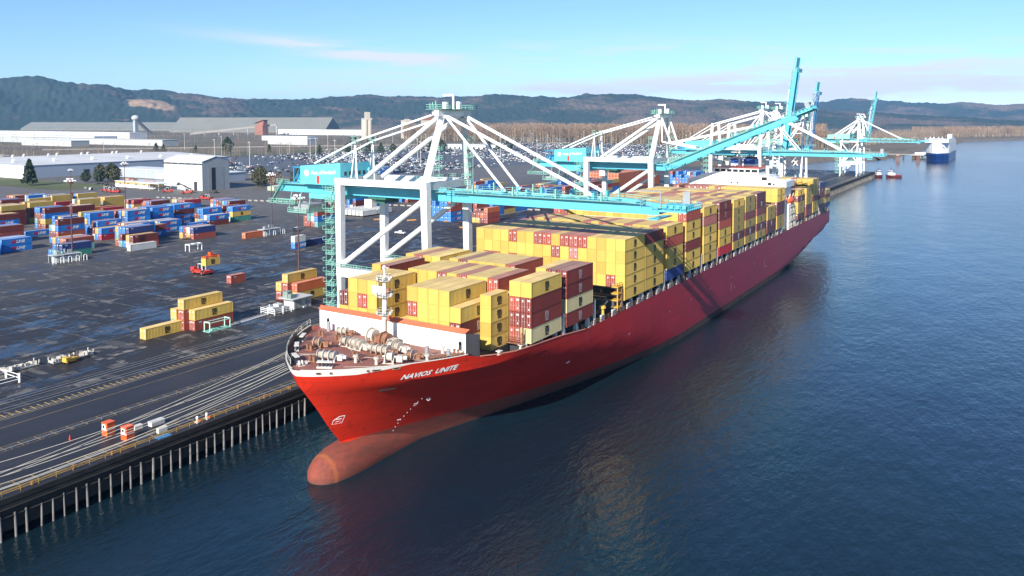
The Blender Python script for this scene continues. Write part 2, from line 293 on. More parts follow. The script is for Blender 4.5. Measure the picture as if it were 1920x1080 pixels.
for k in range(23):
    y=34+k*13.5; x0=-300+rnd.random()*60; q.box(x0,min(-172,x0+rnd.uniform(30,90)),y-0.06,y+0.06,5.954,5.958)
for k in range(15): x=-172-k*10.8-rnd.random(); y0=rnd.uniform(40,200); q.box(x-.05,x+.05,y0,y0+rnd.uniform(25,90),5.960,5.963)
for bx,by,nn in ((-262,150,7),(-232,205,6),(-215,150,5),(-290,170,6),(-248,120,6),(-300,130,5)):
    for k in range(nn): q.box(bx+k*1.3,bx+k*1.3+0.16,by,by+9,5.954,5.958)
tag(q.build('yard_marking',whiteline),kind='structure')
wharf=thing('wharf_face','long black timber wharf face with streaked piles standing along the quay edge','wharf',(-123.4,0,0))
q=MB(); q.box(-0.55,-0.15,-120,944,1.2,4.2); 
q.build('backing_wall',blk,wharf)
for k,(z,r) in enumerate(((4.55,0.16),(3.3,0.14))):
    q=MB(); q.tube((0.15,-120,z),(0.15,944,z),r,n=6); q.build('waler',blk,wharf)
pm=[]
for v in range(9):
    q=MB(); rr=rnd.uniform(0.09,0.2); q.tube((0.25,0,-2.5),(0.25+rnd.uniform(-.08,.08),rnd.uniform(-0.14,0.14),3.75-rnd.random()*.3),rr*1.3,rr,n=8); pm.append(q.mesh('pile',[pilem]))
y=30.0; cnt=0; rest=MB()
while y<940:
    if y<118 or y>425:
        if cnt<100:
            o=bpy.data.objects.new('pile',pm[rnd.randrange(9)]); COL.objects.link(o); o.parent=wharf; o.location=(0,y+rnd.uniform(-.22,.22),0); cnt+=1
        else:
            rest.tube((0.25,y,-2.5),(0.25,y,3.75),0.24,0.18,n=6)
            rest.tube((0.25,y+1.0,4.0),(-0.1,y+1.5,5.2),0.1,n=4)
    y+=1.85 if y<118 else 3.6
tag(rest.build('pile',pilem,wharf),kind='stuff')
# handrail and curb at the quay edge
q=thing('quay_fence','low rusty yellow handrail along the quay edge beside the mooring ropes','fence',(-124.6,0,6))
f=MB(); f.rail([(0,40,0),(0,117,0)],h=0.75,r=0.035,step=2.6,rails=(1.0,0.5)); f.build('railing',yelp,q)
q=tag(MB().build('x',blk) if 0 else thing('quay_fence','pale pipe handrail along the middle crane rail left of the bow','fence',(-141.6,0,6)))
f=MB(); f.rail([(0,50,0),(0,150,0)],h=0.6,r=0.03,step=2.6,rails=(1.0,)); f.build('railing',whiteline,q)

# ------------------------------------------------------------------ the container ship
SX=-98.6; BH=21.4
def lerp_tab(t,x):
    if x<=t[0][0]: return t[0][1]
    for (a,b),(c,d) in zip(t[:-1],t[1:]):
        if x<=c: return b+(d-b)*(x-a)/(c-a)
    return t[-1][1]
STEM=[(-3,104.5),(0,103.6),(3,102.8),(4.7,102.0),(8,99.3),(12,96.6),(17.3,92.6),(20.5,91.3)]
def ff(t,q,pw=1.6): t=max(0,min(1,t)); return (1-(1-t)**pw)**q
def hb(y,z):
    ys=lerp_tab(STEM,z); d=y-ys
    if d<=0: return 0.0
    Ln=lerp_tab([(-3,120),(0,112),(4.7,92),(8,76),(12,56),(17.3,33),(20.5,31)],z); q=lerp_tab([(0,1.25),(8,1.0),(17.3,0.80),(20.5,0.74)],z)
    b=BH*ff(d/Ln,q)
    ya=330+z*11
    if y>ya and z<9.2:
        ye=395+z*6.2; t=(y-ya)/(max(ye,ya+10)-ya); b*=max(0.0,1-t**1.8) if t<1 else 0.0
    return b
def top_z(y):
    return lerp_tab([(0,20.5),(113,20.5),(117.5,19.2),(128,18.2),(143,17.3),(155,16.1),(500,16.1)],y)
def deckz(y): return lerp_tab([(0,20.35),(100,20.35),(112,19.5),(118,19.0)],y)
def hullmat():
    m,n,l,p=nodes('hull_red'); o=n.new('ShaderNodeTexCoord').outputs['Object']; s=n.new('ShaderNodeSeparateXYZ'); l.new(o,s.inputs[0]); X,Y,Z=s.outputs
    p.inputs['Roughness'].default_value=0.32; p.inputs['Specular IOR Level'].default_value=0.3
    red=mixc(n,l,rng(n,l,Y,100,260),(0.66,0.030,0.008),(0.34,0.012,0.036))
    pn=noise(n,l,o,0.12,(1,1,0.6),5,0.6); red=mixc(n,l,rng(n,l,pn,0.35,0.75,0,0.22),red,(0.30,0.03,0.035))
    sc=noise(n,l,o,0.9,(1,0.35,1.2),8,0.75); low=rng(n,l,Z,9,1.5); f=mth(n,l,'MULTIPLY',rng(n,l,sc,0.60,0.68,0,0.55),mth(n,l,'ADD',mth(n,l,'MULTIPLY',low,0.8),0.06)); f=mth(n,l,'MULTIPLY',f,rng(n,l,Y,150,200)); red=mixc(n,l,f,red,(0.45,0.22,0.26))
    vs=noise(n,l,o,1.0,(1,1,0.05),4,0.6); red=mixc(n,l,rng(n,l,vs,0.58,0.72,0,0.45),red,(0.16,0.012,0.012))
    br=n.new('ShaderNodeTexBrick'); mpb=n.new('ShaderNodeMapping'); mpb.inputs['Rotation'].default_value=(0,math.pi/2,math.pi/2); cmb=n.new('ShaderNodeCombineXYZ'); l.new(Y,cmb.inputs[0]); l.new(Z,cmb.inputs[1]); l.new(cmb.outputs[0],br.inputs['Vector']); br.inputs['Scale'].default_value=1; br.inputs['Brick Width'].default_value=11; br.inputs['Row Height'].default_value=2.6; br.inputs['Mortar Size'].default_value=0.045; br.inputs['Color1'].default_value=(1,1,1,1); br.inputs['Color2'].default_value=(.84,.84,.86,1); br.inputs['Mortar'].default_value=(.55,.55,.55,1)
    vm=n.new('ShaderNodeVectorMath'); vm.operation='MULTIPLY'; l.new(red,vm.inputs[0]); l.new(br.outputs['Color'],vm.inputs[1]); red=vm.outputs[0]
    lim=rng(n,l,Y,100,215,4.9,1.7); boot=rng(n,l,mth(n,l,'SUBTRACT',Z,lim),0.04,-0.04)
    bn=noise(n,l,o,0.5,(1,0.5,2),7,0.7); bc=mixc(n,l,rng(n,l,Y,125,200),(0.24,0.055,0.035),(0.045,0.038,0.042)); bc=mixc(n,l,rng(n,l,bn,0.42,0.62,0,0.8),bc,(0.13,0.045,0.032)); st=noise(n,l,o,2.2,(1,.5,.5),6,.7); bc=mixc(n,l,rng(n,l,st,.55,.7,0,.5),bc,(0.27,0.10,0.07)); lowz=rng(n,l,mth(n,l,'ADD',Z,mth(n,l,'MULTIPLY',bn,.5)),.75,.15); bc=mixc(n,l,lowz,bc,(0.075,0.055,0.045)); tipm=rng(n,l,mth(n,l,'ABSOLUTE',mth(n,l,'SUBTRACT',mth(n,l,'ADD',Y,mth(n,l,'MULTIPLY',st,1.2)),98.2),0.0),.5,.15,0,.3); bc=mixc(n,l,tipm,bc,(0.50,0.16,0.03))
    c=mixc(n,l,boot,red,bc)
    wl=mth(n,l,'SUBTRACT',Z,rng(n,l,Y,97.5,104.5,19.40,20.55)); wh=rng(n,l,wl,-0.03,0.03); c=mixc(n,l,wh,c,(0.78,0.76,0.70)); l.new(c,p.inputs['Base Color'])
    l.new(rng(n,l,boot,0,1,0.42,0.85),p.inputs['Roughness'])
    b=n.new('ShaderNodeBump'); b.inputs['Strength'].default_value=0.12; b.inputs['Distance'].default_value=0.3; l.new(pn,b.inputs['Height']); l.new(b.outputs[0],p.inputs['Normal']); return m
hm=hullmat()
ship=thing('container_ship','huge red container ship moored bow first along the quay, stacked with yellow containers','container ship',(SX,91,0))
def LS(o): o.location=(-SX,-91,0)  # children are modelled in world metres
zl=[-3,-1,0,1.5,3,4.7,6.5,8,10,12,14,16,17.3,18.3,19.3,99]
ys=[91.3,91.4,91.6,91.8,92.1,92.5,93,93.6,94.3,95,96,97,98,99,100,101,102,103,104,105,106,107,108,109.5,111,113,115,117.6,121,126,132,138,144,150,156]+[165+12*i for i in range(22)]+[424,431]
h=MB(); 
def stat(y):
    r=[]; tz=top_z(y)
    for z in zl:
        zz=min(z,tz); yy=max(y,lerp_tab(STEM,zz)); r.append((zz,yy,hb(max(y,yy)+0.0001,zz)))
    return r
rows=[stat(y) for y in ys]
for sgn in (1,-1):
    base=len(h.v)
    for r in rows:
        for zz,yy,b in r: h.v.append((SX+sgn*b,yy,zz))
    nzl=len(zl)
    for i in range(len(rows)-1):
        for j in range(nzl-1):
            a=base+i*nzl+j; q=(a,a+1,a+nzl+1,a+nzl) if sgn>0 else (a+nzl,a+nzl+1,a+1,a); h.f.append(q); h.m.append(0)
# transom
r=rows[-1]
for j in range(len(zl)-1): h.quad([(SX-r[j][2],431,r[j][0]),(SX+r[j][2],431,r[j][0]),(SX+r[j+1][2],431,r[j+1][0]),(SX-r[j+1][2],431,r[j+1][0])])
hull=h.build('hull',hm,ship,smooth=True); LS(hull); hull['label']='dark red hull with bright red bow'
bm=bmesh.new(); bm.from_mesh(hull.data); bmesh.ops.remove_doubles(bm,verts=bm.verts,dist=0.005); bmesh.ops.dissolve_degenerate(bm,edges=bm.edges,dist=0.004); bmesh.ops.recalc_face_normals(bm,faces=bm.faces); bm.to_mesh(hull.data); bm.free()
hull.data.polygons.foreach_set('use_smooth',[True]*len(hull.data.polygons))
try: hull.data.set_sharp_from_angle(angle=R(28))
except Exception: pass
# bulb
b=MB(); prof=[(95.0,0.05,0.25),(95.1,0.8,0.3),(95.5,1.8,0.35),(96.3,2.75,0.45),(97.6,3.45,0.55),(100,4.0,0.7),(103,4.25,0.75),(107,4.2,0.7),(113,4.0,0.5),(121,3.8,0.1),(131,3.6,-0.6)]
n=20
for y,rr,zc in prof:
    for i in range(n): t=2*math.pi*i/n; b.v.append((SX+rr*0.92*math.cos(t),y,zc+rr*math.sin(t)*(1.0 if math.sin(t)>0 else 1.3)))
for k in range(len(prof)-1):
    for i in range(n): j=(i+1)%n; b.f.append((k*n+i,k*n+j,(k+1)*n+j,(k+1)*n+i)); b.m.append(0)
b.f.append(tuple(range(n-1,-1,-1))); b.m.append(0)
LS(b.build('bulbous_bow',hm,ship,smooth=True))
def deck(y0,y1,z,name,m,inset=0.15,step=2.0):
    zf=z if callable(z) else (lambda _:z)
    d=MB(); y=y0; L_=[]
    while y<y1: L_.append(y); y+=step
    L_.append(y1)
    for a,c in zip(L_[:-1],L_[1:]):
        za,zc=zf(a),zf(c); ha=max(0.02,hb(a,za)-inset); hc=max(0.02,hb(c,zc)-inset); d.quad([(SX-ha,a,za),(SX+ha,a,za),(SX+hc,c,zc),(SX-hc,c,zc)])
    o=d.build(name,m,ship); LS(o); return o
deck(91.75,117.3,deckz,'forecastle_deck',deckm,0.12,0.5)
deck(117.3,157,15.6,'main_deck',dark,0.1,4); deck(157,431,15.6,'main_deck',dark,0.1,20)
# bulwark inner face and cap rail
ystep=[91.7,92.0,92.4,93,93.8,95,96.5,98,100,102,104,106,108,110,112,113.5]
for sg in (1,-1):
    b=MB(); prev=None
    for y in ystep:
        p=(SX+sg*(hb(y,20.4)-0.30),y+0.2)
        if prev and (sg<0 or y>104): b.quad([(prev[0],prev[1],deckz(prev[1])),(p[0],p[1],deckz(p[1])),(p[0],p[1],20.47),(prev[0],prev[1],20.47)],0)
        if prev: b.beam((prev[0]+sg*.2,prev[1]-.1,20.54),(p[0]+sg*.2,p[1]-.1,20.54),0.22,0.08,1)
        if prev and sg<0 and 92.5<y<108: b.beam((prev[0],prev[1],21.0),(p[0],p[1],21.0),0.12,1.05,2); 
        prev=p
    LS(b.build('bulwark',[black,offwhite,dark],ship))
# rail on port bow
b=MB(); pts=[(SX-(hb(y,20.4)-0.3),y+0.1,21.0) for y in (92.2,93,94,96,98,101,104,107,110,113)]; b.rail(pts,h=0.9,r=0.03,step=1.2,rails=(1,0.5)); LS(b.build('handrail',offwhite,ship))
# fairlead openings on the white band and marks on the red: thin fittings standing 2 cm proud
def onhull(y,z,out=0.03):
    b_=hb(y,z); e=0.25; tx=hb(y+e,z)-hb(y-e,z); tan_=Vector((tx,2*e,0)).normalized(); nrm=Vector((tan_.y,-tan_.x,0)); return Vector((SX+b_,y,z))+nrm*out,tan_,nrm
for y,w_,h_ in ((93.3,0.9,.42),(94.5,0.5,.4),(98.6,.5,.4),(99.6,1.5,.5),(102.2,1.5,.5)):
    f=MB(); c,t,nr=onhull(y,20.02,0.03); u=Vector((0,0,1)); K=18
    for R0,R1,mm,oo in ((0.0,0.62,0,0.01),(0.62,1.0,1,0.04)):
        for i in range(K):
            a0=2*math.pi*i/K; a1=2*math.pi*(i+1)/K
            pt=lambda a,s_: c+t*(math.copysign(abs(math.cos(a))**0.5,math.cos(a))*w_/2*s_)+u*(math.copysign(abs(math.sin(a))**0.7,math.sin(a))*h_/2*s_)+nr*oo
            f.quad([pt(a0,R0),pt(a0,R1),pt(a1,R1),pt(a1,R0)],mm)
    LS(f.build('fairlead',[black,rusty],ship))
# the ship's name
nm=MB(); vs,fs=text_geo('NAVIOS  UNITE',0.22,0.032); SZ=1.27
ALEN=10.05
xs=[v[0] for v in vs]; b0=min(xs)
# walk the hull outline so the letters keep their spacing
def walk(s0,z):
    y=103.7; s=0.0
    while s<s0:
        y2=y+0.01; dx=hb(y2,z)-hb(y,z); s+=math.hypot(dx,0.01); y=y2
    return y
tabw={}
def yy_at(s):
    k=round(s,3)
    if k not in tabw: tabw[k]=walk(k,18.6)
    return tabw[k]
for v in vs:
    y=yy_at((v[0]-b0)/(max(xs)-b0)*ALEN); z=17.98+v[1]*SZ+0.055*(y-103.7); c,t,nr=onhull(y,z,0.08); nm.v.append(tuple(c))
for f in fs: nm.f.append(f); nm.m.append(0)
LS(nm.build('ship_name',logow,ship))
mk=MB()
def ring(y,z,r,m=0):
    c,t,nr=onhull(y,z,0.05); u=Vector((0,0,1)); K=16
    for i in range(K):
        a0=2*math.pi*i/K; a1=2*math.pi*(i+1)/K; P=lambda a,rr: c+t*math.cos(a)*rr+u*math.sin(a)*rr
        mk.quad([P(a0,r*.7),P(a0,r),P(a1,r),P(a1,r*.7)],m)
def strip(y0,z0,y1,z1,w=0.08):
    c0,t,nr=onhull(y0,z0,0.05); c1,t1,n1=onhull(y1,z1,0.05); d=(c1-c0).normalized(); sdv=d.cross(nr).normalized()*w; mk.quad([c0-sdv,c0+sdv,c1+sdv,c1-sdv])
ring(115.4,10.3,0.42); strip(115.1,10.3,115.7,10.3,.05); strip(115.4,10.0,115.4,10.6,.05)
strip(99.4,8.9,101.0,8.9,.05); strip(101.0,8.9,101.0,10.3,.05); strip(101.0,10.3,100.2,10.3,.05); strip(99.4,8.9,99.4,9.6,.05); strip(99.4,9.6,100.2,10.3,.05); strip(99.8,9.3,100.7,9.3,.05); strip(99.8,9.75,100.7,9.75,.05)
for k in range(14): strip(112.0+0.13*k,1.0+0.75*k,112.12+0.13*k,1.0+0.75*k,0.13)
strip(113.2,9.6,113.9,9.6,.06); strip(113.9,9.6,113.9,8.9,.06); strip(112.2,6.3,112.9,6.3,.06)
for yv in (150,178,205,222,240,262,290,318,345): strip(yv,9.5,yv+0.7,9.9,0.09)
strip(262,5.0,262,7.6,.10); strip(266,5.2,266,6.0,.12); strip(304,6.2,304,9.2,.10); strip(306,6.4,307,6.4,.12)
LS(mk.build('hull_marking',logow,ship))
an=MB(); 
for y,z in ((103.9,15.4),): 
    c,t,nr=onhull(y,z,0.03); an.quad([c-t*1.5-Vector((0,0,.35)),c+t*1.5-Vector((0,0,.2)),c+t*1.5+Vector((0,0,.35)),c-t*1.2+Vector((0,0,.3))])
LS(an.build('anchor_pocket',black,ship))
# breakwater
b=MB(); x0,x1=-119.0,-82.6
b.box(x0,x1,117.35,117.65,18.9,22.9,0); b.quad([(x0,117.0,22.9),(x1,117.0,22.9),(x1+.5,117.9,23.6),(x0-.2,117.9,23.6)],1); b.quad([(x0,117.0,22.88),(x0-.2,117.9,23.58),(x1+.5,117.9,23.58),(x1,117.0,22.88)],1)
for k in range(12): xx=x0+1.5+k*3.05; b.beam((xx,119.2,16),(xx,117.8,22.8),0.12,0.3,2)
b.quad([(x1,117.36,18.9),(x1+1.6,119.5,17),(x1+1.6,119.5,22.5),(x1,117.36,22.9)],2)
LS(b.build('breakwater',[wwall,rimr,dark],ship))
for xx in (-116.6,-80.6+-3.2):
    d=MB(); d.box(xx-.35,xx+.35,117.27,117.36,19.3,21.0); d.tube((xx,117.27,21.0),(xx,117.36,21.0),0.35,n=12); LS(d.build('door_opening',dark,ship))
d=MB(); d.box(-93.9,-93.3,117.2,117.36,20.1,20.9); LS(d.build('hatch',offwhite,ship))
# foremast
fm=thing('foremast',None,None,(0,22.8,0)); fm.parent=ship
b=MB(); b.tube((0,0,19.3),(0,0,27.5),0.55,0.45,n=12); b.tube((0,0,27.5),(0,0,32.5),0.42,0.26,n=10); b.tube((0,0,32.5),(0,0,33.8),0.1,n=6); b.build('mast_pole',white,fm)
b=MB(); b.tube((0.42,-0.28,19.4),(0.40,-0.25,24.4),0.16,n=6); b.rail([(0.62,-.1,19.4),(0.62,-.1,27)],h=0.1,r=0.02); b.build('pipe',yelp,fm)
for z,rr in ((25.2,1.35),(28.6,1.5),(31.6,1.25)):
    b=MB(); b.tube((0,0,z-.08),(0,0,z),rr,n=12); pts=[(rr*math.cos(t*math.pi/5),rr*math.sin(t*math.pi/5),z) for t in range(11)]; b.rail(pts,h=1.0,r=0.03,step=1.0)
    for t in range(6): a=t*1.05; b.tube((rr*math.cos(a),rr*math.sin(a),z+.1),(rr*1.15*math.cos(a),rr*1.15*math.sin(a),z+.6),0.22,0.28,n=6)
    b.build('mast_platform',offwhite,fm)
b=MB(); b.box(-2.8,-0.4,-0.3,0.3,28.9,30.1); b.box(-3.2,-.3,-.2,.2,30.1,30.25); b.tube((-1.6,0,30.2),(-1.6,0,31),0.1,n=6); b.ball((0,0,34.0),.35,.35,.35); b.beam((-1.8,0,32.2),(1.8,0,32.2),.12); b.build('radar',white,fm)
b=MB(); b.box(0.7,1.3,-.3,.3,29.0,30.1); b.build('lamp_box',rusty,fm)
ropeg=mat('stained_rope',(0.36,0.31,0.25),.9,var=.35,scale=2)
# winches, windlasses and deck gear (reddish deck)
def winch(x,y,rz,sc=1.0,ln=3.2,mm=None,nd=2):
    x*=1.031; y*=1.031; sc*=.92
    t=thing('mooring_winch',None,None,(x-SX,y-91,deckz(y)),rz); t.parent=ship; t.scale=(sc,sc,sc); mm=mm or beige
    b=MB()
    for k in range(nd): xx=(k-(nd-1)/2)*ln/nd; b.tube((xx-.5,0,1.0),(xx+.5,0,1.0),0.62,n=14)
    b.tube((-ln/2-.5,0,1.0),(ln/2+.5,0,1.0),0.17,n=8); b.build('rope_drum',[ropeg] if nd>1 else [mm],t)
    b=MB()
    for k in range(nd):
        xx=(k-(nd-1)/2)*ln/nd
        for e in (-.58,.5): b.tube((xx+e,0,1.0),(xx+e+.08,0,1.0),1.0,n=16)
    b.build('drum_flange',mm if mm is not rusty else beige,t)
    b=MB()
    for k in range(nd+1):
        xx=(k-nd/2)*ln/nd; b.beam((xx,-.9,0),(xx,0,1.15),.22,.2); b.beam((xx,.9,0),(xx,0,1.15),.22,.2)
    b.box(-ln/2-.3,ln/2+.3,-1.0,-.8,0,.18); b.box(-ln/2-.3,ln/2+.3,.8,1.0,0,.18); b.build('winch_frame',mm,t)
    b=MB(); b.box(ln/2+.5,ln/2+1.5,-.5,.5,.3,1.3); b.tube((ln/2+1.5,0,.9),(ln/2+2.2,0,.9),.35,n=10); b.build('motor',mm,t)
    return t
winch(-95.3,95.6,0.25,1.0,3.6,lgrey,3); winch(-103.0,101.0,0.35,1.05,1.6,rusty,1); winch(-99.6,105.2,0.1,1.0,3.4,beige,2); winch(-96.8,104.6,-0.1,1.1,2.6,beige,2)
winch(-91.0,104.0,0.1,1.05,3.4,rusty,3); winch(-86.2,100.7,0.4,1.15,1.4,beige,1); winch(-107,111.4,0.3,.9,2.4,rusty,2); winch(-85.2,104.8,.2,.9,2.2,rusty,1)
winch(-90.8,107.4,0.0,1.1,3.0,beige,2); winch(-96.9,91.2,1.2,0.5,2.0,offwhite,1)
for i,(x,y) in enumerate(((-101.5,114.0),(-97.2,112.8))):   # anchor windlass: big chain wheel
    t=thing('windlass',None,None,(x-SX,y-91,deckz(y))); t.parent=ship
    b=MB(); b.tube((-.5,0,1.3),(.5,0,1.3),1.25,n=18); b.tube((-.8,0,1.3),(-.6,0,1.3),1.5,n=18); b.build('chain_wheel',beige if i==0 else rusty,t)
    b=MB(); b.box(-1.4,1.4,-1.1,1.1,0,.4); b.box(.8,2.3,-.8,.8,.3,1.7); b.beam((-.9,-1,.2),(-.9,0,1.4),.25); b.build('windlass_base',rusty if i==0 else beige,t)
    b=MB()
    for k in range(14): b.cbox((0+rnd.uniform(-.06,.06),-1.4-k*.34,.12+ (0.9*(1-k/4) if k<4 else 0)),.26,.3,.16,0.5*(k%2))
    b.build('anchor_chain',rusty,t)
for x,y in ((-82.0,105.3),(-80.0,108.6),(-83.6,111.8),(-81.1,112.4),(-79.2,111.3),(-109.2,108),(-111.5,112.3),(-105.2,103.2),(-90.5,97.2),(-92.8,99.6),(-87.0,98.3),(-97.0,93.8),(-84.3,108.2),(-102.5,98.5),(-88.6,107.5),(-104,107)):
    x*=1.031; y=min(y*1.031,116.2); b=MB(); k=rnd.choice((0,1,2))
    if k==0:
        for e in (-.45,.45): b.tube((e,0,0),(e,0,.95),.24,n=10); b.tube((e,0,.95),(e,0,1.05),.32,n=10)
        b.box(-.9,.9,-.35,.35,0,.12); nmn='bollard'
    elif k==1: b.tube((0,0,0),(0,0,1.0),.3,.26,n=10); b.tube((0,0,1.0),(0,0,1.3),.5,.45,n=12); nmn='vent'
    else: b.tube((0,0,0),(0,0,1.7),.42,.36,n=10); b.ball((0,0,1.7),.42,.42,.25); nmn='vent'
    o=b.build(nmn,[rusty,beige,grey][k],ship); o.location=(x-SX,y-91,deckz(y))
for x,y,rz in ((-82.6,109.6,0.95),(-81.2,112.9,1.1),(-95.6,95.3,0.5),(-102.6,95.4,-0.5),(-107.6,100.4,-.8),(-112.4,106.4,-1.0)):
    t=thing('roller_fairlead',None,None,(x-SX,y-91,deckz(y)),rz); t.parent=ship
    b=MB(); b.box(-1.3,1.3,-.4,.4,0,.25); b.box(-1.3,1.3,-.4,.4,.95,1.1); b.build('fairlead_frame',rusty if x>-90 else offwhite,t)
    b=MB(); 
    for e in (-.9,-.3,.3,.9): b.tube((e,0,.25),(e,0,.95),.2,n=10)
    b.build('roller',dark,t)
b=MB()
for p,q_ in (((-99.5,98.6,21.2),(-105.0,95.8,21.1)),((-99.3,99.2,21.2),(-104.0,94.9,21.1)),((-93,97,20.45),(-87,101.5,20.4)),((-100,106,20.2),(-92,100.4,20.45)),((-94,103,20.4),(-84,108.5,20.0)),((-94,109,20.0),(-86,112.5,19.7))): b.tube(p,q_,0.05,n=5)
LS(b.build('deck_rope',rope,ship))
# cargo deck: hatch coamings, pillars, lashing bridges, outboard walkway
bays=[118.8,131.6,146.2,160.9,175.6,188.4,203.2,218.2,233.6,248.9,263.9,278.0,292.8,307.9,322.6,359.2,375.8,390.0,406.0,419.2]
for y in bays:
    hc=MB()
    if y==160.9: hc.box(SX-18,SX+18,160.9,173,15.6,16.4)
    else: w_=min(18.6,hb(y,16)-1.5); hc.box(SX-w_,SX+w_,y,y+12.2,15.6,17.9)
    LS(hc.build('hatch_coaming',dark,ship))
pillar_proto=None; npil=0
def pillar(y,x=-78.4,z0=15.6,z1=18.3):
    global pillar_proto,npil
    if pillar_proto is None:
        b=MB(); b.beam((0,0,0),(0,0,2.7),1.1,1.3,w2=.35,h2=.45); b.box(-.5,.5,-.5,.5,2.55,2.7); pillar_proto=b.mesh('pillar',[offwhite])
    o=bpy.data.objects.new('pillar',pillar_proto); COL.objects.link(o); o.parent=ship; o.location=(x-SX,y-91,z0); npil+=1
for y in bays:
    if y in(160.9,): continue
    for e in (0.4,6.1,11.8): pillar(y+e,-78.3 if y>140 else SX+min(20.2,hb(y+e,15.6)-1.3))
b=MB(); b.box(0,.5,0,1.5,0,1.7); lk=b.mesh('deck_locker',[lgrey])
for y in bays[3:]:
    for e in (2.4,8.6): o=bpy.data.objects.new('deck_locker',lk); COL.objects.link(o); o.parent=ship; o.location=(-77.9-SX,y+e-91,15.6)

b=MB(); b.rail([(-77.35,y,16.1) for y in (158,220,280,340,400,430)],h=0.95,r=0.035,step=2.2,rails=(1.0,.5)); LS(b.build('handrail',rusty,ship))
b=MB(); pr=[(SX+hb(y,17)-0.05,y,top_z(y)+0.02) for y in (117.6,121,126,132,138,144,150,155)]
for p,q_ in zip(pr[:-1],pr[1:]): b.beam(p,q_,.35,.12)
LS(b.build('deck_edge_rim',mat('rim_pink',(0.55,0.22,0.15),.6,var=.1),ship))
for i,y in enumerate(bays[1:]):
    if y in (359.2,): continue
    yb=y-1.1; hh=20.5 if y<380 else 22
    b=MB(); s0,s1=(SX-21.0,SX+21.0) if y>140 else (SX-18.0,SX+min(20,hb(y-1,16.5)-1))
    for k in range(9): xx=s0+(s1-s0)*k/8; b.box(xx-.14,xx+.14,yb-.3,yb+.3,15.6,hh)
    b.box(s0,s1,yb-.4,yb+.4,hh-2.2,hh-2.05); b.box(s0,s1,yb-.4,yb-.36,hh-1.1,hh-1.0); b.box(s0,s1,yb+.36,yb+.4,hh-1.1,hh-1.0)
    for e in (-.22,.22): b.tube((s1+.1,yb+e,16),(s1+.1,yb+e,hh+1.0),.10,n=6)
    b.tube((s1+.1,yb-.22,hh+1.0),(s1+.1,yb+.22,hh+1.0),.10,n=6)
    LS(b.build('lashing_bridge',[lgrey] if i%3 else [rusty],ship))
# open bay frame
b=MB()
for k in range(14): xx=SX-20+k*3.0; b.beam((xx,161.5,16.2),(xx+1.5,168,19.6),.25); b.box(xx-.15,xx+.15,168,168.4,15.8,20.2)
b.box(SX-20,SX+20,167.8,168.4,20,20.5); b.box(SX-20,SX+20,172.4,173.2,15.6,18.6)
for z in (17,18.6,20.2,21.8): b.box(-79.4,-77.6,172.2,174.6,z,z+.12); 
b.rail([(-79.4,172.2,22),(-77.6,172.2,22),(-77.6,174.6,22)],h=1,r=.04,step=1)
for e in (172.3,174.4): b.box(-77.8,-77.6,e,e+.18,16,22)
LS(b.build('cell_guide',mat('dark_guide',(0.07,0.075,0.07),.6,var=.3),ship)); 
b=MB()
for z in (17.2,18.8,20.4,22.0): b.box(-79.5,-77.4,172.1,174.7,z,z+.14)
for e in (172.2,174.5): b.box(-77.7,-77.5,e,e+.2,16,23)
LS(b.build('access_tower',yelp,ship))
b=MB(); b.tube((-78,165,16.1),(-78,165,18.6),.5,.35,n=10); b.tube((-78,165,18.6),(-78,165,19.1),.8,.7,n=10); LS(b.build('vent',yelp,ship))
# superstructure
su=thing('superstructure',None,None,(0,0,0)); su.parent=ship; 
def BS(b,name,m,par=su):
    o=b.build(name,m,par); o.location=(-SX,-91,0); return o
b=MB(); b.box(-117.5,-79.3,338.2,355,15.6,34.2); b.box(-119.2,-77.6,338.4,353,33.8,36.2)
# sloping wings up to the navigation bridge
b.quad([(-119.2,338.4,36.2),(-106.5,338.4,36.2),(-106.5,338.4,39.6)]) if 0 else None
for x0,x1,z1 in ((-112.5,-84.6,38.4),): b.box(x0,x1,338.6,351,36.2,z1)
b.box(-108.2,-89.0,339.0,349.5,38.4,39.5); b.box(-108.2,-89.0,339.0,349.5,40.7,41.2)
for x in (-108.2,-105.5,-102.9,-100.3,-97.7,-95.1,-92.5,-89.5): b.box(x,x+.5,339.0,339.3,39.5,40.7)
b.quad([(-119.2,338.45,36.2),(-112.5,338.45,36.2),(-112.5,338.45,38.2)]); b.quad([(-84.6,338.45,36.2),(-77.6,338.45,36.2),(-84.6,338.45,38.2)])
b.box(-84.6,-82.6,340,350,36.2,37.6)
BS(b,'deckhouse',white)
b=MB(); b.box(-107.9,-89.3,339.3,349.2,39.5,40.7); BS(b,'bridge_window',glass)
b=MB(); 
for zz in (34.6,): 
    for x in (-100.6,-97.8,-85.0,-82.9): b.box(x,x+.7,338.36,338.42,zz,zz+.8)
b.box(-87.6,-85.4,338.5,338.62,36.5,37.8); b.box(-84.9,-83.6,338.38,338.42,34.4,35.6); BS(b,'window',glass)
b=MB(); b.box(-108.6,-88.6,338.7,349.8,41.2,41.35); b.rail([(-108.4,338.9,41.3),(-88.8,338.9,41.3),(-88.8,349.6,41.3)],h=1,r=.04,step=2); BS(b,'bridge_roof',rimr)
rm=thing('radar_mast',None,None,(0,0,0)); rm.parent=ship
b=MB(); b.tube((-98.6,344,41.3),(-98.6,344,49.5),.5,.25,n=8); b.box(-101,-96.2,343.4,344.6,45.3,45.5); b.box(-102,-95.2,343.7,344.1,47.6,47.9); b.rail([(-101,343.4,45.4),(-96.2,343.4,45.4)],h=.9,r=.04,step=1); b.box(-100.6,-96.6,343.2,343.5,48.6,48.9)
BS(b,'mast_pole',offwhite,rm)
fu=thing('funnel',None,None,(0,0,0)); fu.parent=ship
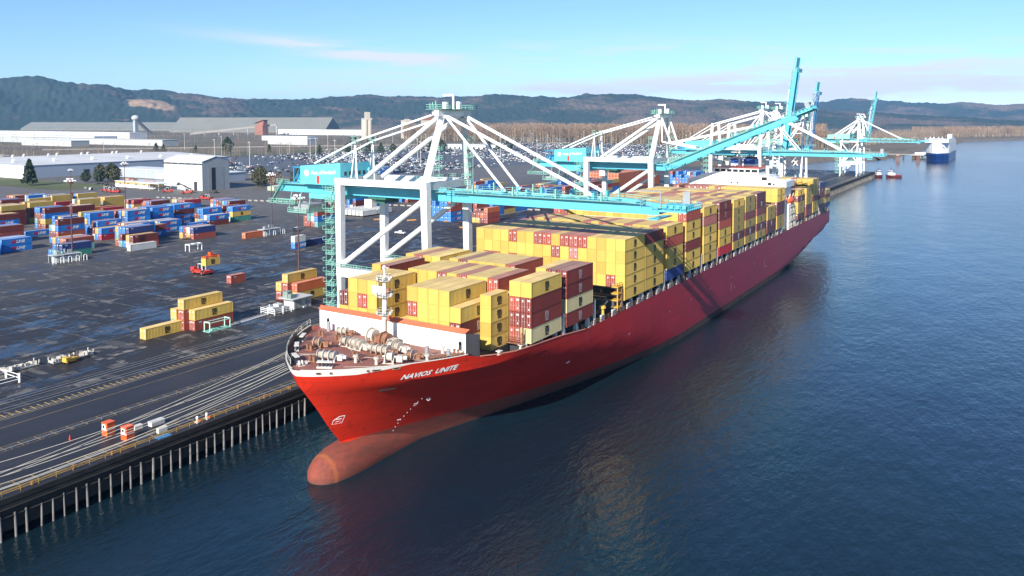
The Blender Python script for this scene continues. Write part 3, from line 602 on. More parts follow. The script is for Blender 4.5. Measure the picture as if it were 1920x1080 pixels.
for x0,x1 in ((-104.5,-101.2),(-99.0,-94.0)):
    b=MB(); b.box(x0,x1,352,358,36.2,44.6,0); b.box(x0-.03,x1+.03,351.97,358.03,38.6,39.6,1); b.box(x0-.03,x1+.03,351.97,358.03,41.4,42.4,1); b.box(x0+.4,x1-.4,353,357,44.6,45.4,2)
    for e in (.3,.7): xx=x0+(x1-x0)*e; b.tube((xx,355,44.6),(xx,356,46.6),.35,n=8,m=2)
    BS(b,'funnel_casing',[bluep,white,black],fu)
b=MB(); b.box(-79.3,-77.6,345,357,15.6,16.1); b.box(-80.6,-78.0,345.5,347.5,16,26.3); b.box(-80.6,-78.2,350,352.6,16,24)
for z in (19,22,25): b.box(-80.0,-77.5,346,356,z,z+.15); b.rail([(-77.6,346,z+.1),(-77.6,356,z+.1)],h=1,r=.05,step=1.5)
for y in (347,350,353,355.8): b.tube((-77.7,y,16),(-77.7,y,25),.14,n=6)
b.quad([(-80.0,347,26),(-77.8,347,26),(-77.8,352,29.4),(-80,352,29.4)]); b.beam((-79.5,346.2,25),(-78,347.8,30.5),.3); b.beam((-79.5,353.2,25),(-78,353.8,30.5),.3)
BS(b,'boat_deck',offwhite)
lb=MB(); lb.ball((-78.6,350.2,27.6),1.5,4.0,1.5,nu=14,nv=8); lb.box(-79.4,-77.8,348.6,351,28.4,29.5); o=BS(lb,'lifeboat',orange,ship); 
# stern fittings
b=MB(); b.box(SX+14,SX+21,428.5,430.6,16,16.2); b.beam((-77.9,430,16),(-77.9,430,19),.9,.9,w2=.3,h2=.3); LS(b.build('stern_pillar',offwhite,ship))


# ------------------------------------------------------------------ shipping containers
HB=2.8
def corr(b,x,y0,y1,z0,z1,sg,axis,n,dep=0.055):
    p=(y1-y0)/n; pts=[]
    for k in range(n): a=y0+k*p; pts+= [(a,0),(a+p*.22,dep),(a+p*.5,dep),(a+p*.72,0)]
    pts.append((y1,0))
    for (a,d0),(c,d1) in zip(pts[:-1],pts[1:]):
        X0=x-sg*d0; X1=x-sg*d1
        q=[(X0,a,z0),(X1,c,z0),(X1,c,z1),(X0,a,z1)] if axis=='x' else [(a,X0,z0),(c,X1,z0),(c,X1,z1),(a,X0,z1)]
        if (sg>0)!=(axis=='x'): q.reverse()
        b.quad(q)
def box_geo(Ln,door=False):
    b=MB(); W=2.44; h=W/2; n=int(Ln/0.42)
    corr(b,h-.02,.12,Ln-.12,.16,HB-.10,1,'x',n); corr(b,-h+.02,.12,Ln-.12,.16,HB-.10,-1,'x',n)
    corr(b,Ln-.03,-h+.12,h-.12,.16,HB-.10,1,'y',7)
    if not door: corr(b,.03,-h+.12,h-.12,.16,HB-.10,-1,'y',7)
    else: b.quad([(-h+.12,.04,.16),(h-.12,.04,.16),(h-.12,.04,HB-.1),(-h+.12,.04,HB-.1)])
    for sx in (-1,1):
        for y in (0,Ln-.16): b.box(min(sx*h,sx*(h-.16)),max(sx*h,sx*(h-.16)),y,y+.16,0,HB)
        b.box(min(sx*h,sx*(h-.10)),max(sx*h,sx*(h-.10)),.16,Ln-.16,0,.17); b.box(min(sx*h,sx*(h-.08)),max(sx*h,sx*(h-.08)),.16,Ln-.16,HB-.13,HB-.015)
    for y in (0.004,Ln-.104): b.box(-h+.16,h-.16,y,y+.1,0.0,.17); b.box(-h+.16,h-.16,y,y+.1,HB-.13,HB-.012)
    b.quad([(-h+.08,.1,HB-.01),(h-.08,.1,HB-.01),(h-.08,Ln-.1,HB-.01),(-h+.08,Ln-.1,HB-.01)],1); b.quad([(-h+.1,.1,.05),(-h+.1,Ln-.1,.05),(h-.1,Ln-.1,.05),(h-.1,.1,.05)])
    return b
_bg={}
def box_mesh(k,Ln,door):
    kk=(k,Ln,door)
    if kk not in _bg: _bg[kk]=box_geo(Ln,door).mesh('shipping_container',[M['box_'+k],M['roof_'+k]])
    return _bg[kk]
def logo_mesh(kind,Ln):
    kk=('l',kind,Ln)
    if kk in _bg: return _bg[kk]
    b=MB(); x=1.235; r=(0,1,0); u=(0,0,1)
    if kind in('msc','mscw'):
        mats=[logob if kind=='msc' else mat('logo_pale',(0.50,0.36,0.33),.5)]
        for off in (0,):
            b.text('m',(x,Ln/2,1.83),r,u,2.05,shear=0,off=0.045,sx=0.95); b.text('sc',(x,Ln/2+.02,0.86),r,u,1.35,off=0.04,sx=1.15)
    elif kind=='sml':
        mats=[logor,logow]; b.text('SM',(x,Ln/2-1.55,1.35),r,u,1.75,m=0,shear=.25,off=.05); b.text('LINE',(x,Ln/2+1.35,1.35),r,u,1.75,m=1,shear=.25,off=.045)
    elif kind=='mark':
        mats=[logow]; b.text('CAI' if Ln<7 else 'TEX',(x,1.6,2.15),r,u,0.62,off=.03); b.box(-.5,.1,-0.02,0.0,2.2,2.45); 
    elif kind=='wide': mats=[logow]; b.text('SEALEASE',(x,Ln/2,1.45),r,u,1.5,off=.03)
    me=b.mesh('logo',mats); _bg[kk]=me; return me
def door_mesh(Ln):
    if 'door' in _bg: return _bg['door']
    b=MB(); h=1.22
    for s in (-1,1):
        b.box(min(s*.03,s*(h-.14)),max(s*.03,s*(h-.14)),-.015,.035,.2,HB-.14,0)
        for e in (.32,.85): b.tube((s*e,-.045,.12),(s*e,-.045,HB-.12),.028,n=5,m=1); b.box(s*e-.05,s*e+.2,-.06,-.03,1.1,1.16,1)
    b.box(.35,.95,-.03,-.016,2.1,2.42,1); b.box(-.9,-.55,-.03,-.016,1.9,2.3,1); b.box(.5,.85,-.03,-.016,.5,.8,1)
    _bg['door']=b; return b
def doorm(k):
    kk=('d',k)
    if kk not in _bg: _bg[kk]=door_mesh(0).mesh('cargo_doors',[M['box_'+k],lgrey])
    return _bg[kk]
BOX=[]   # dict(x centre, y front, z base, T, L, color, door, logo, label bits)
def addbox(x,y,z,T,Ln,c,door=False,logo=None,lab='',grp='',vis=(1,0,0)): BOX.append(dict(x=x,y=y,z=z,T=T,L=Ln,c=c,door=door,logo=logo,lab=lab,grp=grp,vis=vis))
# --- on the ship: (front y, tiers, top z, starboard colours from the top down, first and last slot)
PITCH=2.52
def slotx(k): return SX+20.16-(k)*PITCH          # slot 0 = starboard
def stbd(s): return list(s)
BAYS=[ # y, number of tiers, top z, starboard column top-down
 (118.8,4,29.8,'YYYY'),(131.6,4,30.2,'YDDC'),(146.2,4,30.2,'DDCD'),(175.6,5,33.0,'YYYYY'),(188.4,5,32.9,'DYYYY'),(203.2,5,33.0,'YRYYN'),
 (218.2,6,35.5,'RYYDYY'),(233.6,6,35.3,'YPYYYY'),(248.9,6,35.5,'DDRYYX'),(263.9,6,34.9,'YYYYDY'),(278.0,6,35.0,'YYRYDY'),(292.8,6,35.0,'DDRYDY'),
 (307.9,6,33.6,'YYDDDR'),(322.6,6,34.4,'YYDDYY'),(359.2,5,31.1,'YDYYD'),(375.8,6,33.4,'YYYDRR'),(390.0,6,34.1,'YYYDYY'),(406.0,5,31.4,'NDDYD'),(419.2,4,26.9,'YDYN')]
BASE=18.35
def rc(r_): 
    v=r_.random()
    return 'Y' if v<.66 else 'D' if v<.80 else 'R' if v<.94 else 'C' if v<.97 else 'P'
H={}    # (bay index, slot) -> (tiers, T)
for bi,(y,nt,tz,col) in enumerate(BAYS):
    T=(tz-BASE)/nt
    for s in range(17):
        n_=nt
        if bi==0: n_={5:4,6:4,7:4,4:4,3:3,11:4,12:4,13:4,10:1,9:1,8:1,14:3}.get(s,0)   # bay beside the foremast
        if bi==1: n_=nt if s<16 else 0; n_={12:3,13:3,2:3,9:4}.get(s,n_)
        if bi==1 and s in (0,1): n_=4
        if bi==1 and s==15: n_=4
        if bi==2: n_=3 if s in (3,4,12) else nt
        if bi==12: n_=4 if s<2 else (5 if s<5 else 6)
        if bi==13 and s==15: n_=5
        if bi==14: n_=5 if s<2 else (4 if s<5 else 6)
        if bi==15: n_=5 if s<3 else 6
        if bi==18: n_=4 if s<9 else 3
        H[bi,s]=(n_,T)
FRONT={3:['YYYYRYYRRYRRRYYYY','YYYYYYYYYRYPYYYYY','YRRYRYYYYYYYYYYYY','YYYYYYYYYYYYYYYRY','YYYYYYYYYYYYYYYYY'],
       6:['RRYYYYYYYYYYYYYYR']+['YYYYYYYYYYYYYYYYY']*5, 5:['RYRYYYYRYRYYRYYRY'], 13:['RRRRRRYRYYYYYYYYY','RYRYRRRYYYYYYYRYY']}
for bi,(y,nt,tz,col) in enumerate(BAYS):
    rr=random.Random(bi*31+5)
    for s in range(17):
        n_,T=H[bi,s]; cols=[rc(rr) for _ in range(8)]
        for t in range(n_):
            top=(t==n_-1); ztop=BASE+(t+1)*T
            st=(s==0) or H[bi,s-1][0]<=t
            pf=0.0
            if bi not in (0,3,14) :
                pn,pT=H[bi-1,s]; pf=BASE+pn*pT
            elif bi==3: pf=21.0
            fr=ztop>pf+0.8
            if not(top or st or fr): continue
            c=cols[t]
            if bi==0: c={3:'YDC'[2-t] if t<3 else 'Y',4:'YYYY'[t],5:'Y',6:'Y',7:('Y','Y','R','Y')[t],11:'Y',12:('Y','Y','R','Y')[t],13:('D','Y','Y','Y')[t],14:('Y','Y','D')[t] if t<3 else 'Y'}.get(s,'Y')
            elif bi==1: c={0:'CDDY'[t],1:'RDRY'[t]}.get(s,c if t<n_-1 else {3:'R',4:'Y',5:'Y',6:'R',7:'Y',8:'R',9:'Y',10:'Y',11:'Y',14:'D',15:'Y'}.get(s,'Y'))
            elif bi==2 and t==n_-1: c={0:'D',1:'D',2:'Y',3:'Y',4:'D',5:'R',6:'Y',7:'Y',8:'Y',9:'Y',10:'D',11:'Y',12:'Y',13:'Y',14:'Y',15:'R',16:'Y'}[s]
            if s==0 and bi>1 and n_-1-t<len(col): c=col[n_-1-t]
            if bi in FRONT and n_-1-t<len(FRONT[bi]): c=FRONT[bi][n_-1-t][16-s] if s>0 or bi==3 else c
            lg=None
            if c in 'YC': lg='msc'
            elif c=='D' and rr.random()<.35: lg='mscw'
            door=c in 'RDPN' 
            where='from the starboard side' if s<9 else 'from the quay side'; ri=s if s<9 else 16-s
            lab=f"{CC[c][0]} container, {'topmost' if top else od(t)+' tier'}, {od(ri)} {where}, {od(bi if bi<14 else 18-bi)} row from {'bow' if bi<14 else 'stern'}"
            if s==0: lab=f"{CC[c][0]} container, {'topmost' if top else od(t)+' tier'} of the starboard wall, {od(bi if bi<14 else 18-bi)} stack from the {'bow' if bi<14 else 'stern'}"
            A=(1.0 if top else 0)*2.4*2*(61.3-ztop)/150+(T*0.45*4.5 if st else 0)+(T*2.4*0.8 if fr else 0)
            z0=BASE+t*T; x=slotx(s)
            if bi==0 and False: pass
            addbox(x,y,z0,T,12.19,c,door,lg if (st) else None,lab,'containers stacked on the ship',(A*3,))
# short column of 20-foot boxes beside the breakwater
for t in range(4): addbox(slotx(2),125.1,17.9+t*2.62,2.62,6.06,'Y',False,'msc',f"short yellow container, {od(t)} tier of the narrow twenty foot column beside the breakwater",'containers stacked on the ship',(60,))
# --- in the yard.  (x of the side facing the ship, y of the near end, colours bottom to top)
def stack(x,y,cols,row,Ln=12.19,T=2.75,lg=True,vis=1.0,extra='',grp='containers in the yard',door=True):
    for t,c in enumerate(cols):
        k=None
        if c=='Y' or c=='C': k='msc'
        elif c=='B': k='sml'
        elif c in 'NRDX': k='mark'
        lab=f"{CC[c][0]} container, {'topmost' if t==len(cols)-1 else od(t)+' tier'}, {row}" 
        d=math.hypot(x,y); addbox(x-1.22,y,5.96+t*T,T,Ln,c,door,k if lg else None,lab+extra,grp,(vis*60*Ln/12.19,))
YS=[ (-357,171.2,'BB','pair of blue boxes at the far left front'),(-386,182.5,'RN','navy stack behind the left blue pair'),(-362,197.5,'ORBD','tall stack behind the near left lamp mast'),
 (-337,187.0,'TR','low crimson stack behind the lamp mast shelter'),(-323.6,178.0,'GN','navy over green beside the lamp mast shelter'),(-403.6,189.7,'DBBD','tall stack left of the lamp mast'),
 (-380.7,180.0,'BRD','dark stack behind the navy one at left'),(-395.7,200.5,'B','single blue box left of the lamp mast'),(-373.8,219.2,'NRBB','tall blue stack right of the lamp mast'),
 (-361.8,215.7,'TRB','three high blue stack right of the lamp mast'),(-355.7,213.8,'XB','blue over crimson right of the lamp mast'),(-443.2,212.9,'DDDY','yellow topped stack at the far left back'),
 (-449.3,230.2,'YDDY','yellow topped stack second from left at back'),(-414.4,219.7,'RYBD','long dark stack behind the lamp mast'),(-412.3,232.4,'YDDD','dark stack just right of the lamp mast at back'),
 (-415,250.5,'NBX','crimson topped stack behind the blue ones'),(-480.5,259.1,'YYYY','yellow stack in the back row, left one'),(-480.2,274.4,'DYYY','yellow stack in the back row, right one'),
 (-443.3,254.3,'YYYY','yellow stack in the middle back row'),(-444.8,269.8,'YYYY','yellow stack beside the second lamp mast'),(-468.2,254.6,'DYX','crimson topped stack among the yellow ones'),
 (-367.3,234.3,'BTBB','tall blue stack at the middle of the yard'),(-370.5,250,'BBBB','tall blue stack second of the middle pair'),(-373.9,265,'BBDB','blue topped stack third along the middle'),
 (-339.3,217.9,'RBB','blue stack behind the navy one in front'),(-356.2,244.3,'BB','low pair of blue boxes in the middle'),(-328.7,210.1,'CDN','navy topped stack near the white box'),
 (-322,207.7,'RD','dark pair just behind the white box'),(-315.5,202.2,'W','long white box lying alone in front'),(-356.6,259.8,'B','blue box half hidden by the navy stack'),
 (-321.9,238,'RN','navy over dark red by the white frame'),(-365.8,276.5,'YBB','blue stack at the right of the block'),(-356.3,273.4,'DB','blue over dark red at the right'),
 (-360.4,291.4,'GYB','blue over yellow over green at the right end'),(-408.8,328.3,'RD','dark stack at the right back'),(-421.6,332,'WB','blue stack at the right back corner'),
 (-466,301.5,'YX','crimson stack in the back beside the kerb'),(-442.4,296.2,'TN','navy stack in the back beside the kerb'),(-438.9,318.3,'BX','crimson stack below the reach stacker'),
 (-477,229.3,'DDYD','dark stack at the left edge at back'),(-529.4,262.6,'YBD','small dark stack at the far back left'),(-525,268.4,'YDB','small blue stack at the far back left'),
 (-472.2,241.8,'DYDY','yellow stack behind the left yellow ones'),(-431.5,200.5,'NY','yellow box at the left edge'),(-409.9,191.6,'DX','crimson box at the left edge'),(-352,156,'BB','blue pair cut by the left edge'),(-378,152,'XN','navy stack cut by the left edge'),(-398,158,'DX','crimson stack cut by the left edge'),
 (-430,186,'NYD','dark stack cut by the left edge'),(-455,205,'YDY','yellow stack cut by the left edge'),
 (-399,172,'BXD','dark stack between the navy ones at left'),(-392,216.5,'BDB','blue stack filling the second line, left part'),(-393,230.5,'RDB','blue stack filling the second line, middle part'),
 (-395,245.5,'TDR','rust red stack filling the second line'),(-396,262,'RXB','blue stack at the right of the second line'),(-396,279,'BD','dark red stack ending the second line'),(-425,286,'DYD','dark stack beside the yellow back row'),(-346,228.5,'BR','low rust red stack in front of the tall blue one')]
solo={'T','W'}
for i,(x,y,cols,row) in enumerate(YS):
    stack(x,y,cols,row)
    if len(cols)>1 and i not in (28,):
        rr=random.Random(i); n=rr.choice((2,3,3,4))
        for k in range(1,n+1):
            cc=''.join(rr.choice('BRDYWOTNB') for _ in range(max(1,len(cols)-(1 if rr.random()<.3 else 0))))
            stack(x-2.62*k,y+rr.uniform(-.2,.2),cc,f"{['','one','two','three','four'][k]} behind the {row}"[:70],vis=0.35)
# near stacks by the rails
stack(-184.2,121.6,'Y','lone box nearest the railway track',vis=4)
stack(-180.9,133.6,'RY','front stack behind the mint green pipe frame',vis=4); stack(-183.5,132.2,'RRY','tallest stack behind the mint green pipe frame',vis=4,T=2.75); stack(-186.1,131.8,'TY','back stack behind the mint green pipe frame',vis=2)
stack(-184.4,172.6,'YO','front stack beside the grey electrical house',vis=4); stack(-187.0,171.2,'RRY','tallest stack beside the electrical house',vis=3); stack(-189.6,171.0,'RY','back stack beside the electrical house',vis=2)
stack(-223.5,179.6,'R','short red box alone on the wet yard',Ln=6.06,vis=6)
stack(-303.5,252.4,'O','long orange box lying alone in mid yard',vis=2)
stack(-260.9,243.3,'BW','short pair left of the long navy box',Ln=6.06,vis=3); stack(-262.0,250.7,'N','long navy box in mid yard',vis=2,lg=False)
# stacks seen past the cranes
def block(x0,ncol,y0,nrow,tmax,pal,name,seed,pitchy=12.7,vis=.3,tmin=None,T=2.75):
    rr=random.Random(seed); hh={}
    for r_ in range(nrow):
        for c_ in range(ncol): hh[r_,c_]=rr.randint(tmin if tmin is not None else tmax-1,tmax) if rr.random()>.06 else max(0,(tmin or 1)-1)
    for r_ in range(nrow):
        for c_ in range(ncol):
            n=hh[r_,c_]; 
            for t in range(n):
                ex=(t==n-1) or (hh.get((r_,c_-1),0)<=t) or (hh.get((r_-1,c_),0)<=t)
                if not ex: continue
                c=rr.choice(pal); k={'Y':'msc','B':'sml'}.get(c)
                lab=f"{CC[c][0]} container, {'topmost' if t==n-1 else od(t)+' tier'}, {od(c_)} line inland, {od(r_)} stack, {name}"
                x=x0-1.22-2.62*c_; y=y0+pitchy*r_; vv=vis*((2.0 if hh.get((r_,c_-1),0)<=t else .5))
                addbox(x,y,5.96+t*T,T,12.19,c,True,k if hh.get((r_,c_-1),0)<=t else None,lab,'containers in the yard',(vv*40,))
block(-304.8,4,300,1,4,'BRBTRW','small stack behind the stair tower',3,tmin=2,vis=1)
block(-258.8,5,354,1,5,'BBBBRB','blue block below the crane girder',4,tmin=4,vis=1)
block(-238,4,359,1,3,'RDROYR','rusty block left of the ship',5,tmin=2,vis=1)
block(-254,12,376,15,4,'RDBBDRXYTDB','long block beyond the blue one',6,tmin=2,vis=.4)
block(-262,12,582,7,5,'OOOOOO','orange block',8,tmin=5,vis=.5)
block(-300,9,440+20,6,3,'RYDB','far mixed block',9,tmin=1,vis=.1) if 0 else None
block(-230,9,672,2,4,'BBBRBW','blue block beyond the orange one',10,tmin=3,vis=.3)
block(-345,10,372,14,3,'BRDYBWD','inland mixed block',11,tmin=0,vis=.15)
block(-230,5,720,3,3,'ORBW','farthest block at the quay end',13,tmin=1,vis=.1)
# --- build: the 300 that show largest are things of their own, the rest is one mass
def inview(b):
    dx,dy=b['x'],b['y']+6; az=math.atan2(dx,dy); return -1.12<az<0.01
for b in BOX:
    d2=b['x']**2+b['y']**2+ (61-b['z'])**2; b['w']=b['vis'][0]/d2*(1 if inview(b) else 0.001)*(1 if b['grp'][-4:]=='ship' else 0.9)
BOX.sort(key=lambda b:-b['w'])
ind=BOX[:300]; rest=BOX[300:]; seen={}
for i,b in enumerate(ind):
    door=b['door']; o=bpy.data.objects.new('shipping_container',box_mesh(b['c'],b['L'],door)); COL.objects.link(o)
    o.location=(b['x'],b['y'],b['z']); o.scale=(1,1,(b['T']-.03)/HB)
    lab=b['lab']
    if lab in seen: seen[lab]+=1; lab=lab.replace('container,','container, further one,') 
    else: seen[lab]=1
    tag(o,lab,'container',b['grp'])
    if b['logo']:
        c=bpy.data.objects.new('logo',logo_mesh(b['logo'],b['L'])); COL.objects.link(c); c.parent=o
    if door:
        c=bpy.data.objects.new('cargo_doors',doorm(b['c'])); COL.objects.link(c); c.parent=o
mats_=list(CC.keys()); mass=MB(); lmats=[logob,logow,logor,lgrey]
for b in rest:
    x,y,z=b['x'],b['y'],b['z']; i=mats_.index(b['c']); T=b['T']-.05
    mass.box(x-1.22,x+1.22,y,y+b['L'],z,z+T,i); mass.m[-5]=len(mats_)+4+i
    if b['logo'] in('msc','sml','mscw'):
        g_=logo_mesh(b['logo'],b['L'])
        if math.hypot(x,y)<450:
            base=len(mass.v)
            for v in g_.vertices: mass.v.append((x+v.co.x,y+v.co.y,z+v.co.z*T/HB))
            for p_ in g_.polygons: mass.f.append(tuple(base+k for k in p_.vertices)); mass.m.append(len(mats_)+({'msc':0,'mscw':1,'sml':2 if p_.material_index==0 else 1}[b['logo']]))
    if b['door']:
        for e in (-.9,-.35,.35,.9): mass.box(x+e-.03,x+e+.03,y-.05,y,z+.1,z+T-.1,len(mats_)+3)
        mass.box(x+.3,x+.9,y-.03,y,z+T*.7,z+T*.85,len(mats_)+1)
o=mass.build('shipping_containers',[M['box_'+k] for k in mats_]+lmats+[M['roof_'+k] for k in mats_]); tag(o,'remaining distant containers stacked in the yard and amidships','containers',kind='stuff')
# corner posts between container ends of the ship are dark gaps; twist locks show as dark dashes

# ------------------------------------------------------------------ quay cranes
def joint(a,b,l1,l2,side=-1):
    ax,az=a; bx,bz=b; d=math.hypot(bx-ax,bz-az); d_=min(max(d,abs(l1-l2)+.01),l1+l2-.01); t=(l1*l1-l2*l2+d_*d_)/(2*d_); hgt=math.sqrt(max(0,l1*l1-t*t)); ux,uz=(bx-ax)/d,(bz-az)/d
    return (ax+ux*t+side*uz*-hgt*-1*-1, az+uz*t+side*ux*hgt)
def make_crane(y0,label,boom_deg,style='A',name_text='Port of Portland',xoff=0.0,blen=64.6,house_dx=0.0,boomcol=None):
    g=30.5 if style!='C' else 15.3; D=18.5
    gz0,gz1=34.2,36.9
    AZ={'A':57.2,'B':61.5,'C':57}[style]
    t=thing('quay_crane',label,'crane',(-127.4+xoff,y0,6.0),group='ship to shore cranes along the quay')
    ya,yb=(5.3,12.6)
    # legs
    for xx in (-g,0):
        for yy in (0,D):
            b=MB(); b.beam((xx,yy,2.6),(xx,yy,14),1.25,1.35,w2=1.7,h2=1.8)
            if style=='C': b.beam((xx,yy,14),(xx,yy+ (2.5 if yy==0 else -2.5),35),1.3,1.2)
            else: b.beam((xx,yy,14),(xx+(-.6 if xx==0 else 0),yy,39.4),1.75,1.75,w2=2.0,h2=2.0)
            if style=='B': b.beam((xx,yy,39),(xx,yy+(3 if yy==0 else -3),AZ if xx==0 else 53.5),1.6,1.5,w2=1.5,h2=1.3)
            b.build('leg',white,t)
            b=MB(); b.box(xx-.6,xx+.6,yy-3.2,yy+3.2,1.2,1.9)
            for e in (-2.4,-.9,.9,2.4): b.tube((xx-.25,yy+e,.38),(xx+.25,yy+e,.38),.36,n=10)
            for e in (-1.65,1.65): b.box(xx-.45,xx+.45,yy+e-1.4,yy+e+1.4,.5,1.3)
            b.box(xx-.5,xx+.5,yy-.6,yy+.6,1.9,2.7); b.build('bogie',offwhite if style!='A' else yelp,t)
        b=MB(); b.beam((xx,-1,3.3),(xx,D+1,3.3),1.1,1.4); b.build('sill_beam',white,t)
    for yy in (0,D):
        b=MB(); b.beam((-g,yy,13.2),(0,yy,13.2),1.5,2.5); b.build('portal_beam',white,t)
        b=MB(); b.beam((-g-1.1,yy,38.4),(1.0-.6,yy,38.5),1.7,1.75) if style!='C' else b.beam((-g,yy+(2.4 if yy==0 else -2.4),34.6),(0,yy+(2.4 if yy==0 else -2.4),34.6),1.3,1.4); b.build('top_beam',white,t)
        b=MB()
        if style=='C': 
            b.tube((-g,yy,14.5),(0,yy+(2 if yy==0 else -2),33.5),.4,n=8); b.tube((0,yy,14.5),(-g,yy+(2 if yy==0 else -2),33.5),.4,n=8)
        else: b.tube((-g+.6,yy,15.2),(-.9,yy,34.8),.72,n=10)
        b.build('diagonal_brace',white,t)
    for xx in (-g,0 if style=='C' else -.6):
        b=MB(); b.beam((xx,0,38.3 if style!='C' else 34.6),(xx,D,38.3 if style!='C' else 34.6),1.7,1.9); b.build('cross_beam',lgrey if style=='A' else white,t)  # style A: shade on the white cross beams painted in as pale grey
    # girder and hangers
    back=-g-29.5 if style!='C' else -g-16
    for yy in (ya,yb):
        b=MB(); b.box(back,4.2,yy-.6,yy+.6,gz0,gz1); b.box(back+6,4.0,yy-.75,yy+.75,gz1,gz1+.07,0)
        for k in range(14): xx=back+2+(2-back)*k/14; b.box(xx-.06,xx+.06,yy-.68,yy+.68,gz0-.1,gz1-.1)
        b.build('girder',cyan,t)
    b=MB()
    for xx in (back+.5,-g-14,-g+2,-8,3.4): b.box(xx-.4,xx+.4,ya,yb,gz0+.4,gz1-.3)
    b.build('girder_tie',cyan,t)
    # machinery house
    hx0,hx1=(-47.6+house_dx,-31.9+house_dx) if style!='C' else (-g-13,-g+8)
    hz1=43.4 if style!='C' else 42.4
    hs=thing('machinery_house',None,None,(0,0,0)); hs.parent=t
    b=MB(); b.v=[(hx0,1.6,gz1+.1),(hx1,1.6,gz1+.1),(hx1,16.4,gz1+.1),(hx0,16.4,gz1+.1),(hx0,1.6,hz1-1.2),(hx1,1.6,hz1),(hx1,16.4,hz1),(hx0,16.4,hz1-1.2)]
    for q in ((0,3,2,1),(4,5,6,7),(0,1,5,4),(1,2,6,5),(2,3,7,6),(3,0,4,7)): b.f.append(q); b.m.append(0)
    b.box(hx0+2,hx1-1,3,15,gz0-1.4,gz0) ; b.build('house_wall',[cyanl if style!='C' else greenp],hs)
    for k in range(5): yy=3.2+k*1.9; b=MB(); b.box(hx1,hx1+.06,yy,yy+.95,39.8,40.9); b.build('window',dark,hs)
    b=MB(); dx=hx0+6.6; b.box(dx,dx+1.0,1.5,1.6,gz1+.4,gz1+2.6); b.build('door',redp,hs)
    b=MB(); b.tube((hx1,13.6,41.1),(hx1+1.1,13.6,40.8),.75,.6,n=10); b.build('vent_cowl',cyanl,hs)
    if style!='C' and name_text:
        b=MB(); sz=2.05; b.text(name_text,((hx0+hx1)/2+1.3,1.55,gz1+3.6),(1,0,0.06),(0,0,1),1.55,off=.02,sx=0.93)
        cx=hx0+2.6; cz=gz1+3.3
        for i in range(16):
            a0,a1=i*math.pi/8,(i+1)*math.pi/8; b.quad([(cx,1.55,cz),(cx+.95*math.cos(a0),1.55,cz+.95*math.sin(a0)),(cx+.95*math.cos(a1),1.55,cz+.95*math.sin(a1))])
        b.build('lettering',logow,hs)
        b=MB()
        for r0 in (.35,.68):
            for i in range(16):
                a0,a1=i*math.pi/8,(i+1)*math.pi/8; P=lambda a,r_:(cx+r_*.6*math.cos(a),1.52,cz+r_*math.sin(a)); b.quad([P(a0,r0),P(a0,r0+.09),P(a1,r0+.09),P(a1,r0)])
        b.build('emblem',cyan,hs)
    # rear maintenance frames
    if style!='C':
        b=MB()
        for xx in (hx0-6.5,hx0-1.5):
            for yy in (ya,yb): b.beam((xx,yy,gz1),(xx,yy,gz1+4.6),.35); b.beam((xx,yy,gz1+.2),(xx+2.4,yy,gz1+4.4),.22)
        for yy in (ya,yb): b.beam((hx0-7,yy,gz1+4.6),(hx0,yy,gz1+4.6),.35)
        b.beam((hx0-6.5,ya,gz1+4.6),(hx0-6.5,yb,gz1+4.6),.3); b.box(hx0-4.5,hx0-2.2,7,10,gz1,gz1+1.8); b.tube((hx0-5.4,6,gz1+1.6),(hx0-5.4,12,gz1+1.6),1.0,n=12); b.build('rope_reeving_frame',mat('steel_blue',(0.04,0.25,0.42),.4),t)
    # apex frame and stays
    ax=1.6 if style=='A' else 0.0; am_=MB(); ap=(ax,4.2 if style!='C' else 6); apb=14.3 if style!='C' else 12
    if style=='A':
        for yy,yt in ((0,4.4),(D,14.1)):
            b=MB(); b.beam((-.5,yy,39.2),(ax-.2,yt,AZ-1),1.5,1.35,w2=1.3,h2=1.2); b.build('mast_leg',white if yy==0 else lgrey,t)
    elif style=='C':
        for yy,yt in ((2.4,6),(D-2.4,12)):
            b=MB(); b.beam((0,yy,35),(0,yt,AZ),1.1,1.1); b.beam((-g,yy,35),(-.6,yt,AZ-1),.8,.8); 
            b.beam((0,yy,46),(-g/2+1,(yy+yt)/2,46),.45); b.build('mast_leg',white,t)
    b=MB(); b.beam((ax,ap[1]-2.3,AZ),(ax,apb+2.3,AZ),1.4,1.6); b.beam((ax-1.6,ap[1]-1.2,AZ+.3),(ax-1.6,apb+1.2,AZ+.3),1.2,1.4); b.build('mast_head',white,t)
    b=MB(); b.box(ax-3.4,ax+2.0,ap[1]-2.4,ap[1]+2.4,AZ+1.0,AZ+1.12); b.box(ax-3.0,ax+2.4,ap[1]+2.4,apb+2.4,AZ+1.0,AZ+1.12); b.rail([(ax-3.4,ap[1]-2.4,AZ+1.1),(ax+2,ap[1]-2.4,AZ+1.1),(ax+2.4,apb+2.4,AZ+1.1),(ax-3,apb+2.4,AZ+1.1),(ax-3.4,ap[1]-2.4,AZ+1.1)],h=1.15,r=.05,step=1.6)
    for e in (0,.9,1.9): b.tube((ax-2.6+e,ap[1]-1.6,AZ+1),(ax-2.6+e,ap[1]-1.6,AZ+2.6+e*.3),.16,n=6)
    b.build('mast_platform',greenp,t)
    b=MB(); b.beam((ax+.6,8.6,AZ+1),(ax+.6,8.6,AZ+5.0),.45); b.beam((ax+.8,8.6,AZ+4.8),(ax-2.6,8.6,AZ+4.8),.5); b.box(ax-1.8,ax-.6,7,8,AZ+1,AZ+3); b.box(ax+.8,ax+1.8,9.6,10.6,AZ+1,AZ+3.1); b.build('davit',white,t)
    zb=39.2 if style!='C' else 36.9
